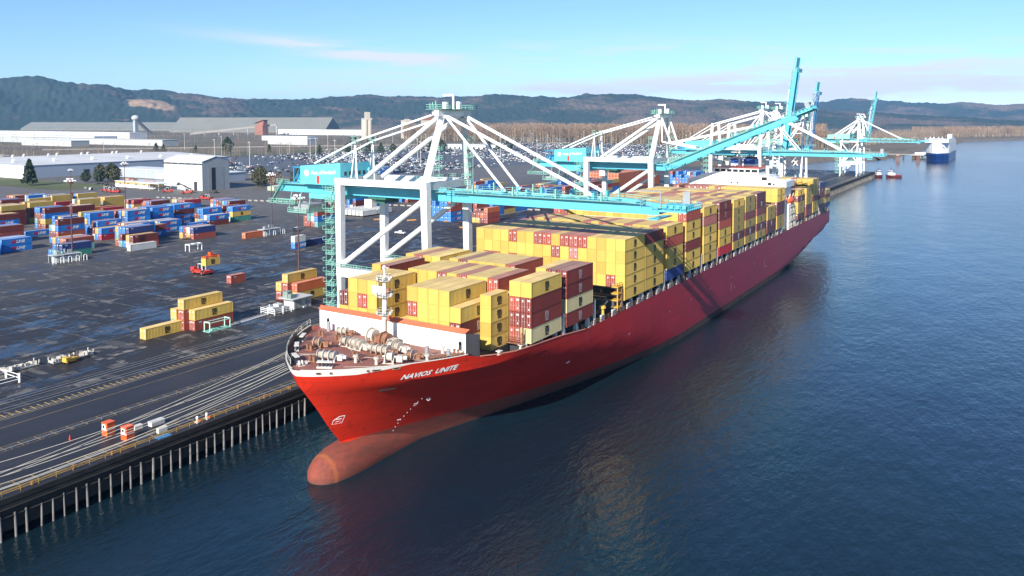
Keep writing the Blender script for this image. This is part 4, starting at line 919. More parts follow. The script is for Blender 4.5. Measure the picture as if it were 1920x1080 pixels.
    if style=='A':
        for yy,yt in ((ya,4.8),(yb,13.4)):
            b=MB(); b.tube((ax-.6,yt,AZ-.4),(-26.0,yy,zb),.62,n=10); b.build('back_brace',white,t)
            px,pz=-29.5,49.4
            b=MB(); b.tube((ax-1.2,yt,AZ+.2),(px,yy,pz),.30,n=8); b.tube((px,yy,pz),(-45.5,yy,42.8),.30,n=8); b.build('backstay',white,t)
            b=MB(); b.tube((px,yy,pz),(px-1.2,yy-1.0,gz1),.17,n=6); b.tube((px,yy,pz),(px+.6,yy,gz1),.2,n=6); b.tube((px,yy,pz),(px-1.2,yy+1.0,gz1),.17,n=6); b.build('stay_post',white,t)
            b=MB(); b.box(px-1.0,px+1.0,yy-1.0,yy+1.0,pz-.6,pz-.5); b.rail([(px-1,yy-1,pz-.5),(px+1,yy-1,pz-.5),(px+1,yy+1,pz-.5),(px-1,yy+1,pz-.5),(px-1,yy-1,pz-.5)],h=1.9,r=.05,step=1); b.build('stay_platform',greenp,t)
    elif style=='B':
        for yy,yt in ((ya,3.4),(yb,15)):
            b=MB(); b.tube((ax,yt,AZ),(-g,yt,53.2),.3,n=6); b.tube((-g,yt,53.2),(back+2,yy,gz1),.3,n=6); b.tube((ax,yt,AZ-1),(-20,yy,gz1),.42,n=6); b.tube((ax,yt,AZ-2),(-14,yy,gz1),.3,n=6); b.build('backstay',white,t)
    else:
        for yy,yt in ((ya,6),(yb,12)):
            b=MB(); b.tube((ax,yt,AZ),(back+3,yy,gz1),.36,n=6); b.build('backstay',white,t)
    # boom
    hxp=4.4; hzp=35.2; a=R(boom_deg)
    bo=thing('boom',None,None,(hxp,0,hzp),0); bo.rotation_euler=(0,-a,0); bo.parent=t
    Lb=blen-8
    z0,z1=gz0-hzp,gz1-hzp
    if style!='C':
        for yy in (ya,yb):
            b=MB(); yl,yh=yy-.55,yy+.55
            b.box(0.1,Lb-11,yl,yh,z0,z1); 
            b.v+= [(Lb-11,yl,z0),(Lb,yl,z0+.05),(Lb,yh,z0+.05),(Lb-11,yh,z0),(Lb-11,yl,z1),(Lb,yl,z0+1.5),(Lb,yh,z0+1.5),(Lb-11,yh,z1)]
            k=len(b.v)-8
            for q in ((0,3,2,1),(4,5,6,7),(0,1,5,4),(1,2,6,5),(2,3,7,6),(3,0,4,7)): b.f.append(tuple(k+i for i in q)); b.m.append(0)
            for xx in (15.5,22.5,40.6,31): b.box(xx-.3,xx+.3,yl-.1,yh+.1,z1,z1+1.5)
            b.build('boom_girder',cyan,bo)
        b=MB()
        for k in range(9): xx=1+k*6.2; b.box(xx-.25,xx+.25,ya+.55,yb-.55,z1-.9,z1-.2)
        b.build('boom_tie',cyan,bo)
    else:
        b=MB()
        for yy in (ya+1,yb-1):
            b.beam((0,yy,z0+.3),(Lb,yy,z0+.3),.55,.6); b.beam((0,yy,z1+.6),(Lb*.62,yy,z1+.6),.35); b.beam((Lb*.62,yy,z1+2.2),(Lb,yy,z0+.5),.35)
            for k in range(10): x0=Lb*k/10; x1=Lb*(k+.5)/10; b.beam((x0,yy,z0+.3),(x1,yy,z1+.6 if x1<Lb*.85 else z0+1.2),.22); b.beam((x1,yy,z1+.6 if x1<Lb*.85 else z0+1.2),(Lb*(k+1)/10,yy,z0+.3),.22)
        for k in range(9): b.beam((Lb*k/9,ya+1,z0+.3),(Lb*k/9,yb-1,z0+.3),.3)
        b.build('boom_truss',boomcol or cyanl,bo)
    b=MB()
    for yy in (ya-1.3,yb+1.3):
        b.box(1,Lb-1,yy-.5,yy+.5,z1-.25,z1-.18); b.rail([(1,yy,z1-.2),(Lb-12,yy,z1-.2),(Lb-1,yy,z0+1.6)],h=1.1,r=.04,step=2.4)
        for k in range(4): xx=7+k*12; b.box(xx,xx+.3,yy-.3,yy+.3,z1-.2,z1+2.1)
    b.tube((2,ya+1.5,z1+.3),(Lb-12,ya+1.5,z1+.3),.14,n=5); b.tube((2,ya+2.2,z1+.3),(Lb-12,ya+2.2,z1+.3),.12,n=5); b.build('boom_walkway',greenp,bo)
    b=MB(); x0=Lb
    b.box(x0,x0+.5,ya-.8,yb+.8,z0+.2,z0+1.3); b.box(x0+.5,x0+7,ya-1.6,ya-1.2,z0+.9,z0+1.3); b.box(x0+.5,x0+7,yb+1.2,yb+1.6,z0+.9,z0+1.3); b.box(x0,x0+7,ya-1.4,yb+1.4,z0+1.2,z0+1.3)
    b.box(x0-2.2,x0+.1,ya-1.2,yb+1.2,z0-1.1,z0-.9); b.rail([(x0-2.2,ya-1.2,z0-1),(x0+.4,ya-1.2,z0-1)],h=1,r=.05,step=1)
    b.rail([(x0-1,ya-1.6,z0+1.3),(x0+7,ya-1.6,z0+1.3),(x0+7,yb+1.6,z0+1.3),(x0-1,yb+1.6,z0+1.3)],h=1.15,r=.05,step=1.3)
    for k in range(4): b.tube((x0+1+k*1.5,ya+1,z0+1.9),(x0+1+k*1.5,yb-1,z0+1.9),.45,n=10)
    b.build('boom_end_platform',cyanl,bo)
    b=MB(); b.box(x0+3.5,x0+5.2,yb-1.5,yb-1.2,z0+2.2,z0+5.0); b.beam((x0-2,yb-1,z0+4.8),(x0-9,yb+.5,z0+4.4),.25); b.beam((x0-2,yb-1,z0+1),(x0-2,yb-1,z0+4.9),.25); b.build('tip_davit',grey,bo)
    # forestays
    ca,sa=math.cos(a),math.sin(a)
    for (lx,l1) in (((16.0,10.5),(40.6,11.6)) if style!='C' else ((34,20),)):
        for yy,yt in ((ya,4.9),(yb,13.6)) if style!='C' else ((ya+1,6.5),(yb-1,11.5)):
            lz=z1+.7; P1=(ax+.4,AZ-.4); P2=(hxp+lx*ca-lz*sa,hzp+lx*sa+lz*ca)
            flat=math.hypot(hxp+lx-P1[0],hzp+lz-P1[1]); b=MB(); rr=.42 if lx>30 else .34
            if boom_deg<2: b.tube((P1[0],yt,P1[1]),(P2[0],yy,P2[1]),rr,n=8)
            elif boom_deg<60:
                J=joint(P1,P2,l1,flat-l1); ux,uz=P2[0]-P1[0],P2[1]-P1[1]
                t1=l1; d=math.hypot(ux,uz); l2=flat-l1; tt=(l1*l1-l2*l2+d*d)/(2*d); hh=math.sqrt(max(0,l1*l1-tt*tt)); ux/=d; uz/=d
                J=(P1[0]+ux*tt+uz*hh,P1[1]+uz*tt-ux*hh)
                ym=(yt+yy)/2; b.tube((P1[0],yt,P1[1]),(J[0],ym,J[1]),rr,n=8); b.tube((J[0],ym,J[1]),(P2[0],yy,P2[1]),rr,n=8)
            else:
                J=(P1[0]+4,P1[1]-12 if lx>30 else P1[1]-8); b.tube((P1[0],yt,P1[1]),(J[0],yt,J[1]),rr,n=6); b.tube((J[0],yt,J[1]),(P2[0],yy,P2[1]),rr,n=6)
            b.build('forestay',white,t)
    # trolley, cab, festoon
    b=MB(); b.box(-24,-18,ya-.8,yb+.8,gz0-.7,gz0-.15); b.box(-22.5,-19.5,ya+.6,yb-.6,gz0-1.9,gz0-.7)
    for k in range(6): b.tube((-23.5+k,ya+.5,gz0-.9),(-23.5+k,yb-.5,gz0-.9),.12,n=5)
    b.build('trolley',mat('dark_green',(0.03,0.12,0.09),.5),t)
    b=MB(); b.box(-27.6,-25,ya+1.4,ya+3.6,gz0-3.4,gz0-1.0); b.box(-26.8,-25.8,ya+2,ya+3,gz0-1,gz0-.2); b.build('operator_cab',white,t)
    b=MB()
    for k in range(7): x0=-12+k*2.0; b.path([(x0,yb+1,gz0-.3),(x0+.5,yb+1,gz0-1.5),(x0+1,yb+1,gz0-1.9),(x0+1.5,yb+1,gz0-1.5),(x0+2,yb+1,gz0-.3)],.06,n=4)
    b.build('festoon_cable',dark,t)
    # stair tower at the landside leg
    b=MB(); sx=-g-4.2; n=12; dz=2.95
    for k in range(n):
        z=3.2+k*dz; b.box(sx-.4,sx+3.0,-1.5,1.5,z,z+.12); b.rail([(sx+2.9,-1.5,z),(sx-.4,-1.5,z),(sx-.4,1.5,z),(sx+2.9,1.5,z)],h=1.1,r=.06,step=1.3); b.box(sx-1.2,sx-.4,-1.4,.2,z+.9,z+1.0); b.beam((sx-1.2,-1.4,z+1),(sx-1.2,-1.4,z+2),.1); b.beam((sx-1.2,-1.4,z+2),(sx-.3,-1.4,z+2),.1)
        if k<n-1:
            y1_,y2_=((-.9,-.1),(.1,.9))[k%2]
            b.beam((sx+.2,(y1_),z+.1),(sx+1.9,(y2_),z+dz) if k%2==0 else (sx+1.9,y2_,z+dz),.55,.16); b.beam((sx+.1,1.2 if k%2 else -1.2,z+.6),(sx+2,-1.2 if k%2 else 1.2,z+dz+.3),.09)
        b.beam((sx-.1,-1.25,z),(sx-.1,-1.25,z+dz),.1); b.beam((sx+1.9,-1.25,z),(sx+1.9,-1.25,z+dz),.1)
    b.build('stair_tower',greenp,t)
    b=MB(); 
    for yy in (ya-1.5,yb+1.5): b.box(back,3,yy-.5,yy+.5,gz1-.3,gz1-.22); b.rail([(back,yy,gz1-.2),(hx0-7,yy,gz1-.2)],h=1.1,r=.045,step=2); b.rail([(hx1+1,yy,gz1-.2),(-4,yy,gz1-.2)],h=1.1,r=.045,step=2.2); 
    b.rail([(-5,2,39.5),(-5,16,39.5),(2.5,16,39.5)],h=1.1,r=.05,step=1.5); b.rail([(3,1.5,37),(10,1.5,37)],h=1.1,r=.05,step=1.2)
    for zz in (39.4,42,44.6,47.2): 
        if style!='C': b.box(-6,-4,10.5,13,zz,zz+.1); b.rail([(-6,10.5,zz),(-4,10.5,zz),(-4,13,zz),(-6,13,zz)],h=1.1,r=.05,step=1)
    if style!='C':
        for e in (-6,-4): b.beam((e,10.5,37),(e,10.5,48.5),.12)
        b.beam((2,15,37),(2,15,51),.12); b.beam((4,15,37),(4,15,51),.12)
        for k in range(6): b.box(2,4,14,16,38+k*2.4,38.1+k*2.4); b.rail([(2,14,38+k*2.4),(4,14,38+k*2.4)],h=1.1,r=.05,step=1)
    b.build('walkway',greenp,t)
    if style!='C':
        b=MB(); x0=back-2.5
        b.box(x0,x0+11,ya-2.4,ya-1.2,30.6,30.7); b.rail([(x0,ya-2.4,30.7),(x0+11,ya-2.4,30.7)],h=1.2,r=.06,step=1.1); b.rail([(x0,ya-1.2,30.7),(x0+11,ya-1.2,30.7)],h=1.2,r=.06,step=1.1)
        b.beam((x0+.5,ya-1.8,30.8),(x0+6,ya-1.8,gz1+.6),.9,.15); b.rail([(x0+3,ya-2.4,34),(x0+6,ya-2.4,37)],h=1.1,r=.06,step=1)
        b.box(x0+8,x0+16,ya-2.4,yb+1.5,28.2,28.4); b.rail([(x0+8,ya-2.4,28.3),(x0+16,ya-2.4,28.3),(x0+16,yb+1,28.3)],h=1.2,r=.06,step=1.2)
        for e in (x0+8,x0+12,x0+16): b.beam((e,ya-2,28.3),(e,ya-.6,gz0),.2); b.beam((e,yb+1,28.3),(e,yb,gz0),.2)
        b.build('rear_platform',greenp,t)
        b=MB(); b.box(x0+9,x0+15,ya-1,yb,28.4,30.6); b.build('spreader_store',grey,t)
    else:
        b=MB(); b.box(-g-2,-g/2+2,-1,3,10,12); b.build('electrical_cabin',lgrey,t)
    b=MB()
    for yy in (0,D): b.rail([(-g+1,yy-1,14.5),(-1,yy-1,14.5)],h=1.1,r=.05,step=1.8)
    b.rail([(-g-2,-1.2,14.6),(-g+8,-1.2,14.6)],h=1.1,r=.06,step=1); b.build('portal_walkway',greenp,t)
    return t
make_crane(164.0,'nearest white crane with level cyan boom reaching over the yellow containers',0,'A')
make_crane(317.0,'second white crane from the front with its cyan boom raised at a low slope',22.7,'A')
make_crane(489.0,'white crane with tall slender legs and level boom behind the ship bridge',0,'B','')
make_crane(524.0,'white crane whose bright cyan boom stands almost straight up, tallest of all',83,'B','',blen=61.5)
make_crane(600.0,'crane with shorter dark blue upright boom beside the tallest boom',84,'C','',blen=49,boomcol=mat('steel_blue_dark',(0.03,0.13,0.30),.4))
make_crane(848.0,'lattice crane at the far quay end with its level truss boom over the water',0,'C','',blen=58)
make_crane(874.0,'farthest lattice crane at the quay end with thin truss boom raised',81,'C','',blen=51)

# ------------------------------------------------------------------ yard equipment, vehicles, masts
def light_mast(x,y,h,label,z=5.95,col=brown,heads=10,grp=None,r=0.35):
    t=thing('light_mast',label,'light mast',(x,y,z),group=grp)
    b=MB(); b.tube((0,0,0),(0,0,h),r,r*.45,n=8); b.build('pole',col,t)
    b=MB(); b.tube((0,0,h-1.2),(0,0,h),.9,1.3,n=8)
    for k in range(heads): a=k*6.283/heads; b.tube((.5*math.cos(a),.5*math.sin(a),h-.1),(1.7*math.cos(a),1.7*math.sin(a),h-.1),.07,n=4)
    b.build('head_frame',rusty if heads>8 else col,t)
    b=MB()
    for k in range(heads): a=k*6.283/heads; b.cbox((1.9*math.cos(a),1.9*math.sin(a),h-.35),.75,.6,.5,a)
    for k in range(heads//2): a=k*6.283/(heads//2)+.3; b.cbox((1.1*math.cos(a),1.1*math.sin(a),h+.5),.6,.5,.45,a)
    b.build('floodlight',white,t); return t
light_mast(-317.5,178.5,31.5,'tall brown lamp mast rising from the white pipe guarded shelter at left')
light_mast(-195.4,183.7,30.5,'tall brown lamp mast beside the electrical house next to the nearest crane')
light_mast(-306.5,271,29,'brown lamp mast above the grey cabins left of the stair tower')
light_mast(-444,282,30,'brown lamp mast at the right end of the yellow stacks')
for i,(x,y,h) in enumerate(((-668,376,32),)): light_mast(x,y,14,'lamp mast with round light cluster before the grey warehouse')
def shelter(x,y,label,n=4,rot=0):
    t=thing('electrical_shelter',label,'electrical shelter',(x,y,5.95),rot)
    b=MB(); b.box(-1.2,1.2,-3,3,0,2.3); b.box(-1.2,1.2,3.6,6.2,0,2.6); b.build('cabin',lgrey,t)
    b=MB(); b.box(-2.0,2.0,-4.0,7.0,2.9,3.1); 
    for yy in (-3.8,0,6.8): b.tube((1.9,yy,0),(1.9,yy,2.9),.09,n=5); b.tube((-1.9,yy,0),(-1.9,yy,2.9),.09,n=5)
    b.build('roof',lgrey,t)
    b=MB(); b.box(-.6,.8,-1.9,-.3,3.1,4.3); b.box(-.5,.5,2.4,4.0,3.1,4.6); b.tube((0,1.4,3.1),(0,1.4,5),.4,n=8); b.build('transformer',grey,t)
    for k in range(n):
        yy=-4.4+k*11.6/(n-1); b=MB(); b.path([(3.2,yy,0),(3.2,yy,2.0),(3.2,yy+.3,2.3),(3.2,yy+.9,2.3),(3.2,yy+1.2,2.0),(3.2,yy+1.2,0)],.13,n=6); b.build('guard_hoop',white,t)
    return t
shelter(-315.0,172.6,'grey shelter with white guard hoops under the left lamp mast',5,-.1)
shelter(-304.5,266,'pale grey cabins under the lamp mast left of the stair tower',3)
# electrical house with pipe fence near the crane
t=thing('electrical_house','grey flat roofed electrical house behind white pipe fence near the first crane','electrical house',(-177.5,164.0,5.95))
b=MB(); b.box(-3.6,1.0,3.6,6.6,0,2.9); b.box(-3.6,.6,.2,3.4,0,3.0); b.build('wall',lgrey,t)
b=MB(); b.box(-4.6,1.6,-1.2,7.0,3.1,3.3); b.build('roof',lgrey,t)
b=MB(); b.box(.6,.66,.5,1.6,.2,2.4); b.box(.6,.66,1.9,3.0,.2,2.4); b.box(1.0,1.06,4.2,5.2,.2,2.4); b.build('door',grey,t)
b=MB(); b.box(1.06,1.09,5.5,5.9,1.3,1.8); b.build('sign',redp,t)
b=MB(); b.box(-3.2,-1.2,-.6,1.4,3.3,5.2); b.box(-1.0,.2,-.6,.6,3.3,4.6); b.build('transformer',mat('grey_green',(.2,.26,.23),.6),t)
b=MB()
for (x0,y0,x1,y1) in ((-4.4,-7.6,1.2,-7.6),(1.2,-7.6,1.2,-1.4),(-4.4,-7.6,-4.4,-1.4)):
    n=2
    for k in range(n+1): xx=x0+(x1-x0)*k/n; yy=y0+(y1-y0)*k/n; b.tube((xx,yy,0),(xx,yy,1.9),.2,n=8)
    for z in (.5,1.1,1.6): b.tube((x0,y0,z),(x1,y1,z),.1,n=6)
b.build('pipe_fence',white,t)
b=MB(); b.box(-3.4,-.8,-6.4,-4.8,0,1.7); b.box(-3.2,-1,-4.2,-2.4,0,2.2); b.box(-.5,.3,-3.4,-2.2,0,1.7); b.build('switchgear',lgrey,t)
# mint green pipe frame and fallen mast
t=thing('pipe_frame','mint green pipe guard frame standing before the yellow and red stack','pipe frame',(-177.6,134.8,5.95))
b=MB()
for xx in (-1.1,1.1):
    for yy in (0,6.4): b.tube((xx,yy,0),(xx,yy,2.5),.16,n=7)
for yy in (0,6.4): b.tube((-1.1,yy,2.5),(1.1,yy,2.5),.16,n=7)
b.tube((1.1,0,2.4),(1.1,6.4,2.4),.12,n=6); b.tube((-1.1,0,2.4),(-1.1,6.4,2.4),.12,n=6); b.build('frame',mat('pale_mint',(.45,.68,.58),.5),t)
b=MB(); b.box(-1.3,1.3,-.4,6.8,0,.18); b.box(-.6,.6,1,2.4,.18,.5); b.build('base',greenp,t)
t=thing('laid_down_pole','long white lattice pole lying on the ground beyond the green frame','pole',(-177.3,142.2,5.95),0.0)
b=MB(); 
for xx,zz in ((0,.3),(.5,.3),(.25,.7)): b.tube((xx,0,zz),(xx-1.5,13.5,zz),.07,n=5)
for k in range(13): b.beam((-1.5*k/13,k*13.5/13,.3),(.5-1.5*k/13,(k+.6)*13.5/13,.3),.06); b.beam((.25-1.5*k/13,k*13.5/13,.7),(.5-1.5*k/13,(k+.6)*13.5/13,.3),.06)
b.build('lattice',white,t)
# white box frames
for x,y,lab in ((-294.5,214.6,'white portal frame standing in mid yard right of the white box'),(-430,420,'white portal frame on the road, left of the crane platform'),(-398,404,'white portal frame beside the grey container top'),(-352,452,'white portal frame under the crane girder, left one'),(-322,460,'white portal frame under the crane girder, right one')):
    t=thing('portal_frame',lab,'portal frame',(x,y,5.95),group='white portal frames in the yard')
    b=MB()
    for xx in (-1.3,1.3):
        for yy in (0,6.1): b.beam((xx,yy,0),(xx,yy,2.9),.3)
        b.beam((xx,-.1,2.9),(xx,6.2,2.9),.35)
    for yy in (0,3,6.1): b.beam((-1.4,yy,2.9),(1.4,yy,2.9),.35)
    b.build('frame',white,t)
def wheel(par,x,y,r,w=.6,dual=False):
    o=thing('wheel',None,None,(x,y,r)); o.parent=par
    b=MB(); b.tube((-w/2,0,0),(w/2,0,0),r,n=14); b.build('tyre',black,o)
    b=MB(); b.tube((-w/2-.02,0,0),(w/2+.02,0,0),r*.5,n=10); b.build('rim',redp,o)
def reach_stacker(x,y,rz,label,boom_a,blen=9.5,load=None,z=5.95):
    t=thing('reach_stacker',label,'reach stacker',(x,y,z),rz,'reach stackers in the yard')
    b=MB(); b.box(-1.6,1.6,-3.8,3.6,.7,1.6); b.box(-1.5,1.5,-4.4,-2.6,.9,2.5); b.box(-2.0,2.0,1.9,3.7,.7,1.5); b.build('chassis',redp,t)
    b=MB(); b.box(-.75,.75,-1.2,.7,2.0,3.7); b.build('cab',glass,t)
    b=MB(); b.box(-.8,.8,-1.25,.75,3.7,3.85); 
    for e in (-.78,.7): b.box(e,e+.08,-1.22,-1.1,2,3.7); b.box(e,e+.08,.6,.72,2,3.7)
    b.build('cab_frame',white,t)
    for sx in (-1,1): wheel(t,sx*1.75,2.6,.9,.9); wheel(t,sx*1.35,-2.9,.8,.6)
    ca,sa=math.cos(R(boom_a)),math.sin(R(boom_a)); P0=Vector((0,-3.4,3.0)); P1=P0+Vector((0,blen*ca,blen*sa)); 
    b=MB(); b.beam(P0,P0.lerp(P1,.6),.95,1.0); b.beam(P0.lerp(P1,.5),P1,.7,.75); b.build('boom',dark,t)
    b=MB()
    for e in (-.7,.7): b.tube((e,1.2,1.6),P0.lerp(P1,.5)+Vector((e,0,-.3)),.18,n=7)
    b.build('lift_cylinder',lgrey,t)
    if blen>7:
        b=MB(); c=P1; b.box(-3.0,3.0,c.y-.9,c.y-.5,c.z-1.7,c.z-1.3); b.box(-3,3,c.y+.5,c.y+.9,c.z-1.7,c.z-1.3); b.box(-3,-2.6,c.y-1.2,c.y+1.2,c.z-1.9,c.z-1.3); b.box(2.6,3,c.y-1.2,c.y+1.2,c.z-1.9,c.z-1.3); b.beam(c,(0,c.y,c.z-1.4),1.2); b.beam((0,c.y,c.z-.5),(-2.4,c.y,c.z-1.5),.25); b.beam((0,c.y,c.z-.5),(2.4,c.y,c.z-1.5),.25); b.build('spreader',orange if load else dark,t)
    return t,P1
# the working reach stacker, holding a yellow box up in the air; it faces the quay to the right
t,P1=reach_stacker(-246.8,185.6,math.atan2(-.35,-1)+math.pi+0.9-1.35,'red reach stacker on the wet yard lifting a short yellow container',33,10.0,True)
t.rotation_euler=(0,0,R(-90)); wp=Matrix.Rotation(R(-90),4,'Z')@P1
c=bpy.data.objects.new('shipping_container',box_mesh('Y',6.06,False)); COL.objects.link(c); c.location=(-246.8+wp.x,185.6+wp.y-3.03,5.95+wp.z-1.9-2.65); c.scale=(1,1,2.6/HB); tag(c,'short yellow container hanging from the working reach stacker','container','containers in the yard')
t.rotation_euler=(0,0,R(-90))
lg=bpy.data.objects.new('logo',logo_mesh('msc',6.06)); COL.objects.link(lg); lg.parent=c
for x,y,rz,ba,lab in ((-601,366,1.9,24,'parked reach stacker, left one of the row by the trees'),(-592,364,2.0,26,'parked reach stacker, middle one of the row by the trees'),(-583,362,1.9,24,'parked reach stacker, right one of the row by the trees'),
    (-553,386,2.4,5,'low red reach stacker parked before the white canopy'),(-532,388,2.2,28,'red reach stacker parked beside the tall hangar'),(-478,365,-1.3,18,'dark reach stacker with level boom at the end of the crimson stack')):
    reach_stacker(x,y,rz,lab,ba,11)
# forklift beside the flat rack
t=thing('forklift','yellow forklift parked against the right flat rack','forklift',(-181.5,101.0,5.95),0.15)
b=MB(); b.box(-.75,.75,-1.5,1.5,.4,1.1); b.box(-.7,.7,-1.7,-.6,.6,1.5); b.build('body',yelp,t)
b=MB()
for e in (-.6,.6):
    b.beam((e,-.7,1.2),(e,-.5,2.4),.1); b.beam((e,.6,1.1),(e,.45,2.4),.1); b.beam((e*.7,1.55,.2),(e*.7,1.55,2.6),.14)
b.box(-.7,.7,-.6,.55,2.4,2.5); b.build('mast_and_guard',black,t)
b=MB()
for e in (-.4,.4): b.box(e-.07,e+.07,1.6,2.9,.1,.18)
b.build('fork',dark,t)
for sx in (-1,1): wheel(t,sx*.75,1.0,.4,.3); wheel(t,sx*.7,-1.1,.35,.3)
for x,y,lab in ((-186.5,86.6,'flat rack of pale steel parts lying left on the wet yard'),(-184.2,97.9,'flat rack of pale steel parts behind the forklift')):
    t=thing('flat_rack',lab,'flat rack',(x,y,5.95),group='flat racks of lashing gear')
    b=MB(); b.box(-1.2,1.2,0,9.5,.15,.4); b.build('platform',grey,t)
    b=MB(); 
    for yy in (0,9.3): b.box(-1.2,-1.0,yy,yy+.2,.4,1.4); b.box(1.0,1.2,yy,yy+.2,.4,1.4); b.box(-1.2,1.2,yy,yy+.2,.4,.7)
    b.build('end_frame',offwhite,t)
    rr=random.Random(int(x)); b=MB()
    for k in range(22): b.cbox((rr.uniform(-.9,.9),.6+k*.4,.4),rr.uniform(.3,.9),rr.uniform(.3,.9),rr.uniform(.25,.9),rr.uniform(0,3))
    b.build('lashing_gear',beige,t)
# blue cabinet with white pipe fence at the left edge
t=thing('switch_cabinet','pale blue cabinet behind a white pipe fence at the left picture edge','cabinet',(-179.2,81.2,5.95))
b=MB(); b.box(-1.6,.9,-1.2,2.0,.2,2.3); b.build('cabinet',mat('pale_blue',(.36,.46,.55),.5),t)
b=MB()
b.tube((2.2,6.3,0),(2.2,6.3,1.9),.26,n=10); b.tube((2.2,0,0),(2.2,0,1.9),.26,n=10); b.tube((-3.2,6.3,0),(-3.2,6.3,1.9),.26,n=10)
for z in (.7,1.4): b.tube((2.2,-2,z),(2.2,6.3,z),.09,n=6); b.tube((-3.2,6.3,z+.2),(2.2,6.3,z+.2),.09,n=6)
b.build('pipe_fence',white,t)
# orange booths, small boxes, cones
for x,y,lab in ((-133.6,80.6,'orange booth farther from the quay edge among the mooring ropes'),(-128.9,81.2,'orange booth nearer the quay edge among the mooring ropes')):
    t=thing('orange_booth',lab,'booth',(x,y,6.0),0.05,'orange capstan booths on the quay')
    b=MB(); b.box(-.75,.75,-.75,.75,.05,2.35); b.box(-.8,.8,-.8,.8,2.3,2.42); b.build('cabin',orange,t)
    b=MB(); b.box(-.6,.35,-.79,-.75,1.25,2.1); b.box(-.77,.77,-.78,.78,1.1,1.24); b.build('white_panel',white,t)
    b=MB(); b.box(-.4,.1,-.81,-.79,1.45,1.95); b.build('window',black,t)
for x,y,s,m_,lab in ((-130.6,86.6,(1.2,2.6,.9),lgrey,'small grey container of gear behind the orange booths'),(-126.6,85.4,(.7,1.7,.9),offwhite,'small white gear box near the rail, right of the booths'),(-131.5,84.0,(.8,1.5,.8),offwhite,'open white gear box behind the left orange booth')):
    t=thing('gear_box',lab,'gear box',(x,y,6.0)); b=MB(); b.box(-s[0]/2,s[0]/2,0,s[1],.1,s[2]); b.box(-s[0]/2-.04,s[0]/2+.04,-.04,s[1]+.04,s[2],s[2]+.06); b.build('box',m_,t); b=MB(); b.box(-s[0]/2,s[0]/2,.1,.3,0,.1); b.box(-s[0]/2,s[0]/2,s[1]-.3,s[1]-.1,0,.1); b.build('skid',dark,t)
for x,y,lab in ((-125.2,92.5,'left white topped mooring hook at the quay edge'),(-125.3,94.6,'right white topped mooring hook at the quay edge')):
    t=thing('mooring_hook',lab,'mooring hook',(x,y,6.0),group='white topped mooring hooks'); b=MB(); b.tube((0,0,0),(0,0,.7),.3,.22,n=10); b.box(-.5,.5,-.25,.25,0,.18); b.build('base',beige,t); b=MB(); b.ball((0,0,.95),.26,.26,.3); b.build('cap',white,t); b=MB(); b.beam((0,0,.5),(.8,.2,.45),.14); b.build('hook',orange,t)
b=MB(); b.box(-.9,.5,0,2.6,0,.06); tag(b.build('blue_plate',mat('bright_blue',(.05,.25,.5),.5),None,(-124.6,83.9,6.02)),'bright blue sheet lying at the quay edge','sheet')
for x,y in ((-137.2,75.8),): 
    t=thing('traffic_cone','small red cone left of the orange booths','cone',(x,y,6.0)); b=MB(); b.tube((0,0,0),(0,0,.9),.22,.05,n=8); b.build('cone',redp,t)
# mooring ropes from the bow to the quay
def sag(p,q,s,n=10): return [tuple(Vector(p).lerp(Vector(q),k/n)-Vector((0,0,s*4*(k/n)*(1-k/n)))) for k in range(n+1)]
ROP=[((-108.2,98.6,20.3),(-131.6,50,6.3),1.5,'upper of the two ropes crossing highest over the quay'),((-107.6,98.0,20.3),(-130.8,50.5,6.3),2.2,'lower of the two ropes crossing highest over the quay'),((-104.6,94.9,19.8),(-138.2,57,6.3),2.2,'mooring rope passing behind both orange booths'),((-104.0,94.4,19.8),(-134.6,55,6.3),3.2,'mooring rope passing between the orange booths'),
  ((-102.2,93.2,19.8),(-132.2,53,6.3),2.2,'first of the bundle passing before the nearer orange booth'),((-101.6,92.9,19.8),(-129.4,55,6.3),3.0,'second of the bundle passing before the nearer orange booth'),((-100.4,92.3,19.8),(-127.2,52,6.3),2.4,'lowest rope of all, closest to the quay handrail'),((-103.2,93.9,19.8),(-128.2,49,6.3),3.6,'slackest rope, hanging between the booth and the handrail')]
for p,q_,s,lab in ROP:
    b=MB(); c0=Vector(q_); pts=[tuple(Vector(v)-c0) for v in sag(p,q_,s*.45)]; b.path(pts,.042,n=5); tag(b.build('mooring_rope',rope,None,q_),'pale '+lab,'rope','mooring ropes from the bow')
for k in range(14):
    y=44+k*6.4 if k<6 else 44+k*6.4
    if 78<y<90: continue
    t=tag(MB().build('x',dark) if 0 else thing('bollard',None,None,(-125.1,y,6.0))); b=MB(); b.tube((0,0,0),(0,0,.45),.22,.2,n=10); b.build('post',rusty,t); b=MB(); b.tube((0,0,.45),(0,0,.6),.32,.3,n=10); b.build('cap',rusty,t); tag(t,'low rusty bollard on the quay edge between the ropes','bollard','rusty bollards along the quay edge')
